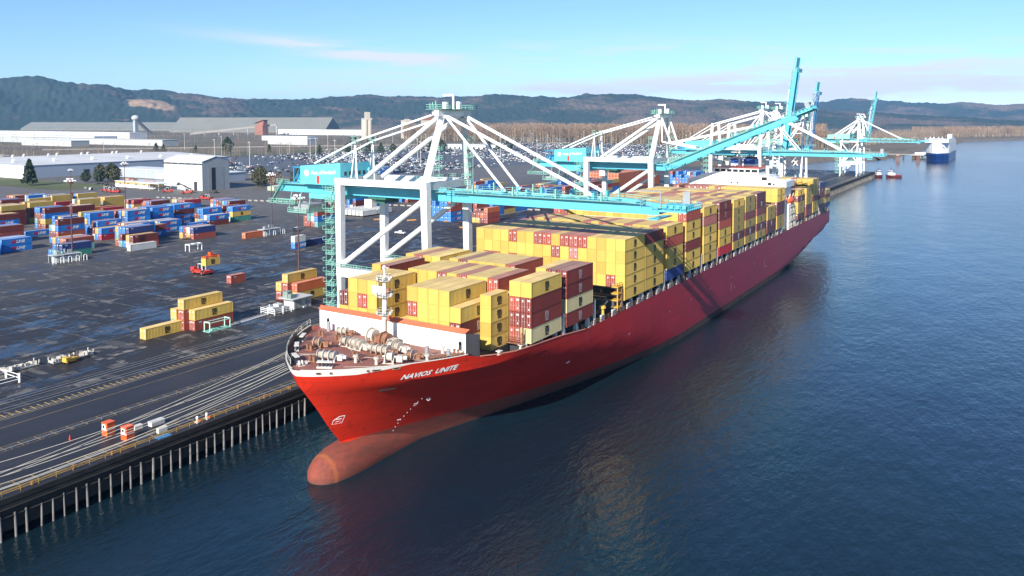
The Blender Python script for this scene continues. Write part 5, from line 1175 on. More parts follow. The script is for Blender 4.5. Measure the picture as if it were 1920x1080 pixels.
# pickup and cars on the yard
def car_geo(kind,paint):
    b=MB(); W=.9
    if kind=='pickup': L_=5.6; prof=[(-2.8,.5),(-2.8,1.05),(-.6,1.05),(-.45,1.75),(1.0,1.75),(1.5,1.1),(2.7,1.0),(2.8,.5)]
    elif kind=='van': prof=[(-2.6,.45),(-2.6,2.0),(1.4,2.0),(2.2,1.15),(2.6,1.0),(2.6,.45)]
    else: prof=[(-2.2,.4),(-2.25,.85),(-1.6,.95),(-1.1,1.42),(.5,1.45),(1.2,.95),(2.15,.82),(2.2,.4)]
    n=len(prof); 
    for sx in (-W,W):
        for y,z in prof: b.v.append((sx*(.86 if z>1.2 else 1),y,z))
    for i in range(n-1): b.f.append((i,i+1,n+i+1,n+i)); b.m.append(1 if (prof[i][1]<1.2 and prof[i+1][1]>1.3) or (prof[i][1]>1.3 and prof[i+1][1]<1.2) else 0)
    b.f.append(tuple(range(n-1,-1,-1))); b.m.append(0); b.f.append(tuple(range(n,2*n))); b.m.append(0); b.f.append((0,n,2*n-1,n-1)); b.m.append(2)
    zt=max(z for _,z in prof); ya=min(y for y,z in prof if z>zt-.1); yb=max(y for y,z in prof if z>zt-.1)
    for sx in (-1,1): b.quad([(sx*W*.93,ya,1.0),(sx*W*.93,yb+.3,1.0),(sx*W*.875,yb-.05,zt-.12),(sx*W*.875,ya+.1,zt-.12)],1)
    y0=prof[0][0]; y1=prof[-1][0]
    for sx in (-1,1):
        for yy in (y0+.85,y1-.85): b.tube((sx*W*.8,yy,.33),(sx*(W+.02),yy,.33),.34,n=8,m=2)
    return b
carcol={'white':(0.72,0.72,0.70),'silver':(0.42,0.44,0.46),'black':(0.025,0.025,0.03),'red':(0.32,0.02,0.02),'blue':(0.03,0.09,0.28),'grey':(0.15,0.16,0.17)}
cpm={k:mat('car_'+k,v,0.25,var=.02) for k,v in carcol.items()}
cmesh={}
def car_mesh(kind,c):
    k=(kind,c)
    if k not in cmesh: cmesh[k]=car_geo(kind,c).mesh(kind,[cpm[c],glass,black])
    return cmesh[k]
def putcar(x,y,rz,kind,c,label,grp=None,name=None):
    o=bpy.data.objects.new(name or {'car':'parked_car','pickup':'pickup_truck','van':'parked_van'}[kind],car_mesh(kind,c)); COL.objects.link(o); o.location=(x,y,5.96); o.rotation_euler=(0,0,rz); tag(o,label,{'car':'car','pickup':'pickup','van':'van'}[kind],grp); return o
putcar(-252,303,R(-85),'pickup','white','white pickup truck driving across the yard under the crane')
putcar(-303,284,R(20),'van','white','white van left of the container stack behind the stair tower')
putcar(-420,212+45,R(80),'car','white','white car parked behind the blue stacks in mid yard')
putcar(-585,398,R(100),'car','silver','silver car parked before the tan office building')
putcar(-640,372,R(60),'car','white','white car parked in front of the conifers'); putcar(-622,366,R(75),'van','white','white van parked in front of the conifers')
for i,(x,y) in enumerate(((-262,352),(-282,345),(-240,336),(-300,338))):
    b=MB(); b.beam((0,0,.35),(2.6,4.5,.35),.8,.6); tag(b.build('orange_barrier',mat('pale_orange',(.6,.3,.1),.6),None,(x,y,5.95)),['orange barrier right of the white pickup','orange barrier before the white containers','orange barrier near the blue stack','orange barrier left of the white containers'][i],'barrier')
# row of white containers and kerb behind the crane legs
rr=random.Random(3)
for r_ in range(2):
    for k in range(7):
        x=-316-k*3.0-(0); y=345+r_*13.2
        o=bpy.data.objects.new('shipping_container',box_mesh('W',12.19,True)); COL.objects.link(o); o.location=(x,y,5.96+.6); tag(o,f"white container, {od(k)} from the quay in the {'front' if r_==0 else 'rear'} row of white ones",'container','white refrigerated containers')
        c=bpy.data.objects.new('cargo_doors',doorm('W')); COL.objects.link(c); c.parent=o
b=MB(); 
for k in range(60): b.box(-520+k*4.6,-520+k*4.6+3.6,354+k*1.25,354.7+k*1.25,0,.8)
tag(b.build('concrete_barrier',concrete,None,(0,0,5.95)),'long line of pale concrete barriers behind the yellow stacks','barrier')
b=MB(); b.box(-252.5,-251.9,0,420,0,.25); tag(b.build('kerb',concrete,None,(0,372,5.95)),kind='structure')

# ------------------------------------------------------------------ buildings, trees, far shore, hills
def bld(name,label,x0,x1,y0,y1,h,wall,roofm,ridge=0.0,axis='x',z=5.9,doors=0,cat='building',doormat=None):
    t=thing(name,label,cat,((x0+x1)/2,(y0+y1)/2,z)); W=(x1-x0)/2; D=(y1-y0)/2
    b=MB(); b.box(-W,W,-D,D,0,h)
    if ridge:
        if axis=='x': b.quad([(W,-D,h),(W,D,h),(W,0,h+ridge)]); b.quad([(-W,D,h),(-W,-D,h),(-W,0,h+ridge)])
        else: b.quad([(-W,-D,h),(W,-D,h),(0,-D,h+ridge)]); b.quad([(W,D,h),(-W,D,h),(0,D,h+ridge)])
    b.build('wall',wall,t)
    b=MB(); e=.5
    if ridge and axis=='x': b.quad([(-W-e,-D-e,h+.02),(W+e,-D-e,h+.02),(W+e,0,h+ridge+.05),(-W-e,0,h+ridge+.05)]); b.quad([(-W-e,0,h+ridge+.05),(W+e,0,h+ridge+.05),(W+e,D+e,h+.02),(-W-e,D+e,h+.02)])
    elif ridge: b.quad([(-W-e,-D-e,h+.02),(0,-D-e,h+ridge+.05),(0,D+e,h+ridge+.05),(-W-e,D+e,h+.02)]); b.quad([(0,-D-e,h+ridge+.05),(W+e,-D-e,h+.02),(W+e,D+e,h+.02),(0,D+e,h+ridge+.05)])
    else: b.box(-W-e,W+e,-D-e,D+e,h+.01,h+.5)
    b.build('roof',roofm,t)
    for k in range(doors):
        b=MB(); xx=-W+(k+.5)*2*W/doors; b.box(xx-2,xx+2,-D-.06,-D,0,min(4.5,h*.6)); b.build('door',doormat or dark,t)
    return t
# tall hangar
t=bld('hangar','tall white hangar with a dark vertical door opening in its shaded gable',-588,-540,408,434,23,clad,clad,4,'x')
b=MB(); b.box(24.0,24.12,-13,13,0,23); b.quad([(24.12,-13,23),(24.12,13,23),(24.12,0,27)]); b.build('gable',cladg if 0 else mat('gable_shade',(.33,.35,.36),.6,var=.06),t)  # shade on the gable side is put into its cladding colour
b=MB(); b.box(24.12,24.2,-7.5,7.5,0,18); b.build('door_leaf',mat('door_grey',(.30,.32,.34),.5,var=.05),t)
b=MB(); b.box(24.2,24.26,-4.2,-.6,0,18); b.build('door_opening',black,t)
b=MB(); 
for k in range(6): xx=-22+k*8.4; b.beam((xx,-13.6,0),(xx,-13.6,22),.22); b.beam((xx+1.6,-13.6,0),(xx+1.6,-13.6,22),.22); [b.beam((xx,-13.6,3*j),(xx+1.6,-13.6,3*j+1.5),.12) for j in range(7)]
for zz in (8,15.5): b.beam((-23,-13.6,zz),(23,-13.6,zz),.15)
b.build('truss_frame',lgrey,t)
b=MB(); b.box(14,18,-13.2,-13.05,0,7); b.build('door',dark,t)
b=MB(); b.box(-26,24,-13.3,-13.02,20.3,21.6); b.build('window_band',dark,t)
# long warehouse with vents
t=bld('warehouse','long low warehouse with grey ribbed roof and white ventilators',-1010,-797,404,640,12.4,cladg,roofg,3.5,'y')
b=MB(); b.box(-107.5,106.5,-118.15,-118.0,0,12.4); b.build('front_wall',clad,t)  # white front and grey side walls put lit and shaded faces into colour
rr=random.Random(2)
for k in range(24):
    b=MB(); x=-95+(k%4)*26; y=-105+(k//4)*38; zz=12.4+3.5*(1-abs(x)/107)*1.0; b.tube((0,0,0),(0,0,1.6),.8,n=8); b.tube((0,0,1.6),(1.6,0,2.6),.9,1.0,n=8); o=b.build('ventilator',white,t); o.location=(x if k%2 else 60+k,y,12.4+3.4*(1-abs(x if k%2 else 60+k)/107))
b=MB()
for yy in (-60,-10,40,88): b.box(106.5,106.62,yy,yy+6,0,6)
b.build('door',dark,t)
t=bld('canopy_building','low white roofed shed with open blue grey bays between warehouse and hangar',-760,-600,470,500,8,cladg,clad,0)
b=MB(); 
for k in range(9): b.box(-76+k*17,-75.4+k*17,-15.3,-15.1,0,8)
b.box(-10,0,-15.2,-15.02,0,5); b.box(20,34,-15.2,-15.02,0,5); b.build('bay_post',white,t)
t=bld('office','low tan and cream office with grey flat roof before the hangar',-640,-588,398,418,4.6,tan,roofg,0)
b=MB(); b.box(-26.1,26.1,-10.1,-10.02,0,2.4); b.build('plinth_wall',white,t)
for k in range(4):
    b=MB(); b.box(-20+k*11,-18+k*11,-10.16,-10.1,2.4,3.5); b.build('window',dark,t)
b=MB(); b.box(-14,-10,-4,0,5.1,6.2); b.box(4,16,-3,-1,5.1,5.7); b.box(-25,-19,-2,4,5.1,6.6); b.build('roof_unit',mat('roof_units',(.35,.2,.15),.7),t)
t=thing('carport','white flat canopy on posts in front of the hangar','canopy',(-582,396,5.9)); b=MB(); b.box(-12,12,-6,6,5.2,5.6); b.build('roof',clad,t); b=MB(); 
for xx in (-11.5,0,11.5):
    for yy in (-5.5,5.5): b.box(xx-.15,xx+.15,yy-.15,yy+.15,0,5.2)
b.build('post',white,t)
bld('blue_shed','small dark blue shed right of the hangar',-528,-516,520,530,10,bluep,bluep,0)
bld('green_trailer','small pale green cabin right of the hangar',-500,-492,438,452,3.4,mat('pale_green',(.35,.40,.30),.6),roofg,.6,'y')
bld('long_white_lot_building','long white building with a row of dark openings in the car lot',-935,-800,1270,1290,9,clad,clad,0,doors=12)
bld('flat_roofed_shed','dark flat roofed shed at the back of the car lot',-1190,-1010,1900,1960,10,cladg,mat('dark_roof',(.07,.08,.13),.6),0)
for i,(x0,x1,y0,y1,h,lab) in enumerate(((-2650,-1900,1130,1190,16,'long white shed with grey dock bays in two straight lines'),(-2250,-1560,1080,1120,13,'long pale grey shed behind the bare trees'),(-3200,-2300,1480,1540,18,'farther white roofed shed at left'),(-1900,-1700,960,1000,12,'white walled shed at far left with grey side'),
     (-1800,-1620,1560,1600,12,'low white shed below the silo'),(-1480,-1350,1300,1330,13,'white block at the end of the long grey shed'),(-2500,-2050,2250,2300,20,'pale shed left of the silo'),(-4300,-3700,1700,1760,24,'pair of bright roofs at the far left'))):
    bld('distant_shed',lab,x0,x1,y0,y1,h,clad if i%2==0 else mat('pale_grey_wall',(.42,.43,.42),.7,var=.05),clad if i!=1 else mat('pale_grey_wall',(.42,.43,.42),.7),0,doors=10 if i==0 else 0,doormat=cladg)
t=bld('terminal_roof','very long low olive grey terminal roof below the quarry hill, left part',-4900,-3500,2650,2800,10,olive,olive,36,'x'); t.rotation_euler=(0,0,.30)
t=bld('terminal_roof','tall olive grey terminal roof with brick red end, right part',-3420,-2660,2500,2700,12,olive,olive,58,'x'); t.rotation_euler=(0,0,.42)
t=thing('conveyor_tower','dark conveyor tower with sloping belt before the terminal roof','conveyor',(-3080,2010,5.9)); b=MB(); b.box(-7,7,-7,7,0,60); b.build('tower',cladg,t); b=MB(); b.ball((0,0,66),16,16,12); b.build('head',lgrey,t); b=MB(); b.beam((0,0,62),(75,20,0),9,10); b.build('belt_gallery',dark,t)
t=thing('conveyor','long pale conveyor rising across the terminal roof front','conveyor',(-2700,1990,5.9)); b=MB(); b.beam((0,0,4),(270,190,40),6,7); b.build('belt_gallery',concrete,t); b=MB(); [b.box(270*k/6-1.5,270*k/6+1.5,190*k/6-1.5,190*k/6+1.5,0,4+36*k/6) for k in range(1,7)]; b.build('trestle',lgrey,t)
t=thing('brick_tower','brick red processing building at the right end of the terminal roof','building',(-2470,2140,5.9)); b=MB(); b.box(-22,22,-14,14,0,38); b.box(-10,22,-10,10,38,56); b.build('wall',mat('brick_red',(.30,.13,.09),.8),t); b=MB(); b.quad([(-30,-16,44),(26,-16,58),(26,16,58),(-30,16,44)]); b.build('roof',concrete,t)
# grain silos
sil=mat('silo_concrete',(.46,.41,.34),.85,var=.08,scale=.05,stretch=(1,1,.2))
def silo(x,y,n,h,top,label):
    t=thing('grain_elevator',label,'grain elevator',(x,y,5.9),-.6)
    for k in range(n):
        b=MB(); b.tube((-13+(k%3)*13,(k//3)*13-7,0),(-13+(k%3)*13,(k//3)*13-7,h),7.4,n=12); b.build('silo',sil,t)
    b=MB(); b.box(-19,19,-13,12,h,h+5); b.box(4,18,-9,6,h+5,h+top); b.build('head_house',sil,t); return t
silo(-1712,1900,6,58,24,'grain elevator of pale concrete silos with head house, left one')
silo(-1602,1960,3,52,8,'pale silo at the left end of the grain terminal frame, right one')
t=thing('grain_terminal','weathered grain terminal frame right of the smaller silo','building',(-1545,2000,5.9),-.6); b=MB(); b.box(-60,60,-8,8,44,56); 
for k in range(11): b.box(-60+k*12-1.5,-60+k*12+1.5,-8,8,0,44)
b.build('frame',sil,t); b=MB()
for k in range(8): b.box(-50+k*14,-44+k*14,-6,6,56,60+(k%3)*3)
b.build('roof_unit',rusty,t)
# highway and road sheets
b=MB(); b.quad([(-2300,790,6.0),(-2300,815,6.0),(-1500,860,6.0),(-1500,835,6.0)]); b.quad([(-1560,800,5.99),(-1545,830,5.99),(-1180,1330,5.99),(-1215,1330,5.99)]); b.quad([(-1215,1330,5.98),(-1180,1330,5.98),(-700,2060,5.98),(-735,2060,5.98)]); tag(b.build('road',mat('road_asphalt',(.075,.075,.08),.8,var=.1)),kind='structure')
t=thing('overpass','pale concrete overpass at the left edge','overpass',(-1500,690,5.9)); b=MB(); b.quad([(-300,40,9),(200,-60,1),(204,-46,1),(-300,56,9)]); b.quad([(-300,40,8.9),(-300,40,6),(200,-60,0),(200,-60,.9)]); b.quad([(-300,39.8,10.2),(200,-60.2,2.2),(200,-60.2,1),(-300,39.8,9)]); b.build('deck',concrete,t)
for i,(x0,y0,x1,y1) in enumerate(((-1540,815,-1200,1330),(-1200,1330,-715,2060),(-700,1830,-250,1500))):
    t=thing('guardrail',['pale barrier along the road behind the warehouse','pale barrier along the road before the brown woods at left','pale barrier between the car lots and the brown woods'][i],'barrier',(x0,y0,5.9)); b=MB(); b.beam((0,0,1.0),(x1-x0,y1-y0,1.0),.8,2.0); b.build('panel',concrete,t)
# grass verges and hedge
gr=mat('winter_grass',(0.085,0.10,0.035),.95,var=.3,scale=.03)
b=MB(); b.quad([(-905,350,6.0),(-640,350,6.0),(-640,400,6.0),(-905,400,6.0)]); b.quad([(-1130,1000,6.0),(-1020,1000,6.0),(-760,1830,6.0),(-900,1830,6.0)]) ; tag(b.build('grass_verge',gr),kind='structure')
# conifers and shrubs
def crown_pts(b,h,r,n,seed,shape='cone',sz=1.0,m=0):
    rr=random.Random(seed)
    for k in range(n):
        u=rr.random(); z=h*(.12+.88*u)
        if shape=='cone': Rz=r*(1-u)**.8*(.75+.5*rr.random())+.2
        else: Rz=r*math.sin(math.pi*min(1,max(.05,u*.95+.08)))**.6*(.7+.5*rr.random())
        a=rr.random()*6.283; d=Rz*(.35+.65*rr.random()**.5); c=Vector((d*math.cos(a),d*math.sin(a),z)); s=sz*(.5+rr.random())
        n1=Vector((rr.uniform(-1,1),rr.uniform(-1,1),rr.uniform(-.6,.6))).normalized(); t1=n1.orthogonal().normalized(); t2=n1.cross(t1)
        an=rr.random()*3; v1=(t1*math.cos(an)+t2*math.sin(an))*s; v2=(t2*math.cos(an)-t1*math.sin(an))*s
        b.quad([c-v1,c-v2*.6,c+v1,c+v2*.6],m)
def tree(x,y,h,r,label,kind='cone',seed=0,m=None,n=500,name='conifer_tree',grp=None,sz=None,z=5.9):
    t=thing(name,label,'tree',(x,y,z),group=grp)
    b=MB(); b.tube((0,0,0),(0,0,h*.85),h*.022,.05,n=7)
    rr=random.Random(seed+99)
    for k in range(9): a=rr.random()*6.28; zz=h*(.2+.07*k); b.tube((0,0,zz),(r*.6*math.cos(a)*(1-k/12),r*.6*math.sin(a)*(1-k/12),zz+h*.06),h*.006,.03,n=4)
    b.build('trunk',trunkm,t)
    b=MB(); crown_pts(b,h,r,n,seed,kind,sz or h*.055); b.build('crown',m or conm,t); return t
tree(-709,364,22,5.6,'large lone dark conifer before the white end of the warehouse',seed=1,n=1200)
for i,(x,y,h,r,k,lab) in enumerate(((-703,409,10,4.5,'round','low dark bushy tree left of the tree group'),(-690,414,12,5,'round','second bushy tree left of the tree group'),(-705,424,16,5.5,'round','tall tree at the left of the group beside the lamp mast'),(-694,428,17,6,'round','tallest tree in the middle of the group beside the lamp mast'),(-682,424,15,5.5,'round','right tree of the group beside the lamp mast'))):
    tree(x,y,h,r,lab,k,seed=i+5,n=800,m=conm2 if i>1 else conm,name='evergreen_tree')
for i,(x,y,h,r,m_,lab) in enumerate(((-534,461,17,8,conm2,'dark leafy tree left of the rear crane platform'),(-546,470,13,7,twig,'reddish bare tree left of the crane platform'),(-522,466,12,7,twig,'bare bushy tree touching the crane platform'),(-510,480,15,7,conm2,'dark tree behind the crane rope frame'),(-560,480,12,6,twig2,'grey bare tree right of the hangar'))):
    tree(x,y,h,r,lab,'round',seed=i+30,n=900,m=m_,name='leafy_tree',sz=.55 if m_ is not conm2 else None)
rr=random.Random(12)
for i,(px,y,h) in enumerate(((-1130,905,24),(-1290,880,14),(-1090,960,13),(-955,1010,15),(-930,1035,18),(-915,1050,16),(-905,1070,14),(-1010,1000,12),(-870,1130,16),(-860,1150,19),(-880,1110,15),(-1180,880,12),(-840,1200,14),(-990,980,13),(-820,1240,18),(-800,1280,20),(-812,1260,16),(-1240,860,13))):
    tree(px,y,h*1.1,h*.42,'dark conifer standing along the verge beside the far car lot','cone' if i%3 else 'round',seed=60+i,n=260,grp='dark conifers along the car lot verge',sz=h*.09)
# slender lamp masts in the car lots
mp_=MB(); mp_.tube((0,0,0),(0,0,30),.42,.25,n=6); mp_.box(-1.6,1.6,-.8,.8,29.6,30.3)
mme=mp_.mesh('lamp_mast',[mat('mast_galvanised',(.50,.48,.44),.5)])
k=0
for (x,y) in ((-834.7,809),(-828,813),(-1050,830),(-980,905),(-900,700),(-760,640),(-700,880),(-600,760),(-640,1000),(-780,1020),(-920,1180),(-700,1250),(-560,1180),(-820,1400),(-650,1480),(-480,1350),(-960,1500),(-760,1650),(-560,1600),(-1000,1700),(-880,1750),(-640,1720),(-1250,1180),(-1320,960),(-1100,1300),(-450,1500),(-520,900),(-580,620),(-1400,850),(-870,950),(-1010,1020),(-740,760)):
    o=bpy.data.objects.new('lamp_mast',mme); COL.objects.link(o); o.location=(x,y,5.9); tag(o,'slender pale lamp mast standing in the far car lots','lamp mast','slender lamp masts in the car lots')
# cars in the lots
lots=[(-1000,-530,566,1085,14.5,3.1,.50),(-1110,-310,1096,1325,13,3.0,.62),(-1070,-430,1336,1790,15,3.2,.7)]
cars=[]; rr=random.Random(21); cw=['white']*9+['silver']*5+['black']*4+['grey']*4+['red','blue']
for (x0,x1,y0,y1,dy,dx,p) in lots:
    y=y0; ri=0
    while y<y1:
        x=x0; 
        while x<x1:
            dens=p*(1.0 if math.sin(x*.013+y*.021)>-.45 else .08)
            if rr.random()<dens and not(-945<x<-790 and 1262<y<1300): cars.append((x+rr.uniform(-.3,.3),y,rr.choice(('car','car','car','van','pickup')),rr.choice(cw),rr.random()))
            x+=dx
        ri+=1; y+=dy if ri%2 else 5.6
cars.sort(key=lambda c:c[0]**2+c[1]**2)
for i,(x,y,kd,c,q_) in enumerate(cars[:285]): putcar(x,y,R(q_*6),kd,c,f"{c} {dict(car='car',van='van',pickup='pickup truck')[kd]} parked in the nearest car lot beyond the yard",f"{c} vehicles in the far car lot",)
cb=MB(); cl=list(carcol)
for (x,y,kd,c,q_) in cars[285:]:
    i=cl.index(c); h=1.0 if kd!='van' else 1.9
    cb.box(x-.9,x+.9,y-2.2,y+2.2,.35,h,i)
    if kd!='van': 
        k=len(cb.v); cb.v+=[(x-.85,y-1.4,1),(x+.85,y-1.4,1),(x+.85,y+1.3,1),(x-.85,y+1.3,1),(x-.7,y-.8,1.5),(x+.7,y-.8,1.5),(x+.7,y+.6,1.5),(x-.7,y+.6,1.5)]
        for q in ((4,5,6,7),): cb.f.append(tuple(k+j for j in q)); cb.m.append(i)
        for q in ((0,1,5,4),(1,2,6,5),(2,3,7,6),(3,0,4,7)): cb.f.append(tuple(k+j for j in q)); cb.m.append(len(cl))
tag(cb.build('parked_cars',[cpm[c] for c in cl]+[glass],None,(0,0,5.94)),'thousands of small parked cars filling the distant lots','cars',kind='stuff')
# trucks and loose boxes by the car lot edge
for i,(x,y,c,lab) in enumerate(((-560,640,'B','pair of blue boxes in the car lot'),(-548,646,'N','navy box in the car lot'),(-470,560,'W','white box by the car lot fence'),(-600,690,'B','single blue box among the parked cars'),(-380,742,'B','blue box left of the second machinery house'))):
    o=bpy.data.objects.new('shipping_container',box_mesh(c,12.19,True)); COL.objects.link(o); o.location=(x,y,5.96); tag(o,lab.replace('boxes','containers').replace('box','container'),'container'); d=bpy.data.objects.new('cargo_doors',doorm(c)); COL.objects.link(d); d.parent=o
# bare woods: thousands of leafless trees that read as one belt
def wood(name,label,area,n,h0,h1,seed,mats=(twig,trunkl),spread=.34,twn=26,up=1.0):
    rr=random.Random(seed); b=MB()
    for _ in range(n):
        x,y=area(rr); h=rr.uniform(h0,h1); w=h*.011
        a=rr.random()*3.14; dx,dy=math.cos(a)*w,math.sin(a)*w
        b.quad([(x-dx,y-dy,0),(x+dx,y+dy,0),(x+dx*.3,y+dy*.3,h*.9),(x-dx*.3,y-dy*.3,h*.9)],1)
        for k in range(int(twn*1.5)):
            z=h*(.28+.72*rr.random()**.8); q=h*spread*(1-abs(z/h-.55))*.62; aa=rr.random()*6.283; d=q*rr.random()
            cx,cy=x+d*math.cos(aa),y+d*math.sin(aa); s=h*rr.uniform(.012,.032); l_=h*rr.uniform(.05,.12); ox,oy=math.cos(aa)*l_*.35,math.sin(aa)*l_*.35; px,py=-math.sin(aa+rr.random())*s*.5,math.cos(aa)*s*.5
            b.quad([(cx,cy,z),(cx+ox*.5+px,cy+oy*.5+py,z+l_*.55),(cx+ox,cy+oy,z+l_*up),(cx+ox*.5-px,cy+oy*.5-py,z+l_*.5)],0)
    return tag(b.build(name,list(mats),None,(0,0,5.6)),label,'woodland',kind='stuff')
def belt(x0,y0,x1,y1,dep):
    def f(rr):
        t=rr.random(); d=rr.random()**1.4*dep; nx,ny=-(y1-y0),(x1-x0); L_=math.hypot(nx,ny); return x0+(x1-x0)*t+nx/L_*d*-1*-1,y0+(y1-y0)*t+ny/L_*d
    return f
def poly(pts,dep):
    segs=list(zip(pts[:-1],pts[1:])); ln=[math.dist(a,b) for a,b in segs]; T=sum(ln)
    def f(rr):
        t=rr.random()*T
        for (a,b),l_ in zip(segs,ln):
            if t<=l_ or (a,b)==segs[-1]:
                u=t/l_; d=rr.random()**1.3*dep; nx,ny=-(b[1]-a[1])/l_,(b[0]-a[0])/l_; return a[0]+(b[0]-a[0])*u+nx*d,a[1]+(b[1]-a[1])*u+ny*d
            t-=l_
    return f
wood('bare_woods','brown belt of bare cottonwoods behind the car lots',poly([(-380,1700),(-620,1870),(-900,1900),(-1240,1860),(-1560,1820)][::-1],320),2300,33,50,1) if 0 else None
def areaA(rr):
    az=R(-rr.uniform(10.5,39.5)); d0=lerp_tab([(10,1750),(16,1700),(24,1900),(33,2120),(40,2200)],-math.degrees(az)); d=d0+rr.random()**1.5*330; return d*math.sin(az),d*math.cos(az)
wood('bare_woods','brown belt of bare cottonwoods behind the car lots',areaA,4200,31,48,1,twn=28)
def areaB(rr):
    az=R(-rr.uniform(2.0,11.0)); d0=lerp_tab([(2,3300),(5,2300),(8,1800),(11,1690)],-math.degrees(az)); d=d0+rr.random()**1.5*300; return d*math.sin(az)-25,d*math.cos(az)+40
def areaC(rr):
    az=R(rr.uniform(-4.2,4.5)); d=lerp_tab([(-5,2690),(0,3110),(5,3720)],math.degrees(az))+rr.random()**1.5*350; return d*math.sin(az)-60,d*math.cos(az)+30
wood('bare_woods','bare trees on the river bank behind the lattice cranes',areaB,1500,17,30,2,(twig2,trunkl))
wood('bare_woods','bare trees on the far river bank at the right',areaC,2200,22,36,3,(twig,trunkl))
def areaD(rr):
    az=R(-rr.uniform(38,66)); d=lerp_tab([(38,1550),(45,1330),(55,1290),(66,1400)],-math.degrees(az))+rr.random()*90; return d*math.sin(az),d*math.cos(az)
wood('bare_woods','scattered bare trees along the road before the long sheds',areaD,420,10,21,4,(twig2,trunkl),twn=20)
def areaE(rr):
    az=R(-rr.uniform(30,66)); d=rr.uniform(2100,4200); return d*math.sin(az),d*math.cos(az)
wood('bare_woods','distant grey brown woodland below the hills',areaE,2000,14,26,5,(twig2,twig2),twn=12)
def areaF(rr):
    az=R(-rr.uniform(-4,62)); d=rr.uniform(4200,5600); return d*math.sin(az),d*math.cos(az)
wood('distant_woods','hazy woodland flats before the hills',areaF,2200,16,30,6,(conm2,twig2),twn=9)
# near riparian scrub on the dark green understorey
def areaG(rr):
    az=R(-rr.uniform(13,40)); d=lerp_tab([(10,1720),(16,1670),(24,1870),(33,2085),(40,2170)],-math.degrees(az))+rr.random()*40; return d*math.sin(az),d*math.cos(az)
wood('scrub','dark green scrub at the foot of the brown belt',areaG,900,7,16,8,(conm2,trunkm),spread=.8,twn=14)
# hills
def polar(az,d): return d*math.sin(R(az)),d*math.cos(R(az))
SCARS=[(*polar(-55.9,6200),165,22,215,(.42,.29,.19)),(*polar(-59.6,6600),190,150,260,(.24,.17,.12)),(*polar(-57.8,5900),90,20,70,(.26,.16,.12)),(*polar(-31.5,6300),90,20,75,(.34,.24,.20)),(*polar(-27.5,6500),80,30,110,(.30,.22,.19)),(*polar(-20.0,6700),190,90,150,(.30,.23,.21))]
def hillmat():
    m,n,l,p=nodes('forested_hills'); o=n.new('ShaderNodeTexCoord').outputs['Object']; p.inputs['Roughness'].default_value=.95; p.inputs['Specular IOR Level'].default_value=.1
    a=noise(n,l,o,.0011,(1,1,2),6,.62); c=noise(n,l,o,.012,(1,1,3),5,.7); d=noise(n,l,o,.05,(1,1,1),3,.7)
    x=mixc(n,l,rng(n,l,a,.50,.58),(0.038,0.062,0.052),(0.19,0.14,0.11)); x=mixc(n,l,rng(n,l,c,.54,.64,0,.6),x,(0.085,0.075,0.060)); x=mixc(n,l,rng(n,l,d,.42,.62,0,.7),x,(0.022,0.038,0.036))
    # cleared slope: an area of the hillside with its own edge
    s3=n.new('ShaderNodeSeparateXYZ'); l.new(o,s3.inputs[0]); wob=noise(n,l,o,.006,(1,1,1),5,.6)
    def patch(cx,cy,r,zmin,zmax):
        dx=mth(n,l,'SUBTRACT',s3.outputs[0],cx); dy=mth(n,l,'SUBTRACT',s3.outputs[1],cy); dd=mth(n,l,'SQRT',mth(n,l,'ADD',mth(n,l,'MULTIPLY',dx,dx),mth(n,l,'MULTIPLY',dy,dy)),0.0)
        f=mth(n,l,'MULTIPLY',rng(n,l,mth(n,l,'ADD',dd,mth(n,l,'MULTIPLY',wob,r*1.1)),r*1.55,r*1.45),mth(n,l,'MULTIPLY',rng(n,l,s3.outputs[2],zmin,zmin+15),rng(n,l,s3.outputs[2],zmax,zmax-15))); return f
    for cx,cy,r_,z0_,z1_,cc in SCARS: x=mixc(n,l,patch(cx,cy,r_,z0_,z1_),x,mixc(n,l,rng(n,l,c,.35,.6),cc,tuple(v*.72 for v in cc)))
    l.new(x,p.inputs['Base Color']); return m
HP=[(-80,290),(-70,285),(-64.5,272),(-62,285),(-60.5,272),(-58.5,262),(-57,235),(-56,230),(-54.5,205),(-53,195),(-50,178),(-48,190),(-45,196),(-42,218),(-38,204),(-34,200),(-30,212),(-25,216),(-22,214),(-19,190),(-15,168),(-12,135),(-10,110),(-6,90),(0,60),(8,50)]
def hills(name,dist,dep,prof,rx_,az0,az1,seed,step=.07,nr=26):
    from mathutils import noise as mno
    b=MB(); na=int((az1-az0)/step)
    for i in range(na+1):
        az=az0+i*step; H_=lerp_tab(prof,az); a=R(az)
        for j in range(nr+1):
            u=j/nr; d=dist+dep*u; x,y=d*math.sin(a),d*math.cos(a); s=min(1,u*1.25); sh=(math.sin(min(1,s)*math.pi/2))**1.15
            nn=mno.fractal(Vector((x*.0016,y*.0016,seed)),1.0,2.1,5); n2=mno.noise(Vector((x*.03,y*.03,seed)))
            z=(H_*sh*(1+.42*nn*(1-u*.75)) + n2*9*min(1,u*4)+5*mno.noise(Vector((x*.011,y*.011,3)))*min(1,u*4)) if u<.97 else H_*.6
            b.v.append((x,y,max(0,z)))
    for i in range(na):
        for j in range(nr): q=i*(nr+1)+j; b.f.append((q,q+nr+1,q+nr+2,q+1)); b.m.append(0)
    return tag(b.build(name,hillmat_,None,(0,0,4)),kind='structure')
hillmat_=hillmat()
hills('hills',5600,1900,[(a,61+(h-61)*1.34) for a,h in HP],0,-80,8,1.3)
HP2=[(-30,150),(-20,190),(-14,240),(-10.8,250),(-9,255),(-7.3,258),(-5,240),(-3.5,225),(-1,205),(1,190),(5,170),(14,150)]
hills('far_hills',9300,2200,[(a,61+(h-61)*1.22) for a,h in HP2],0,-30,14,4.7,.1,16)
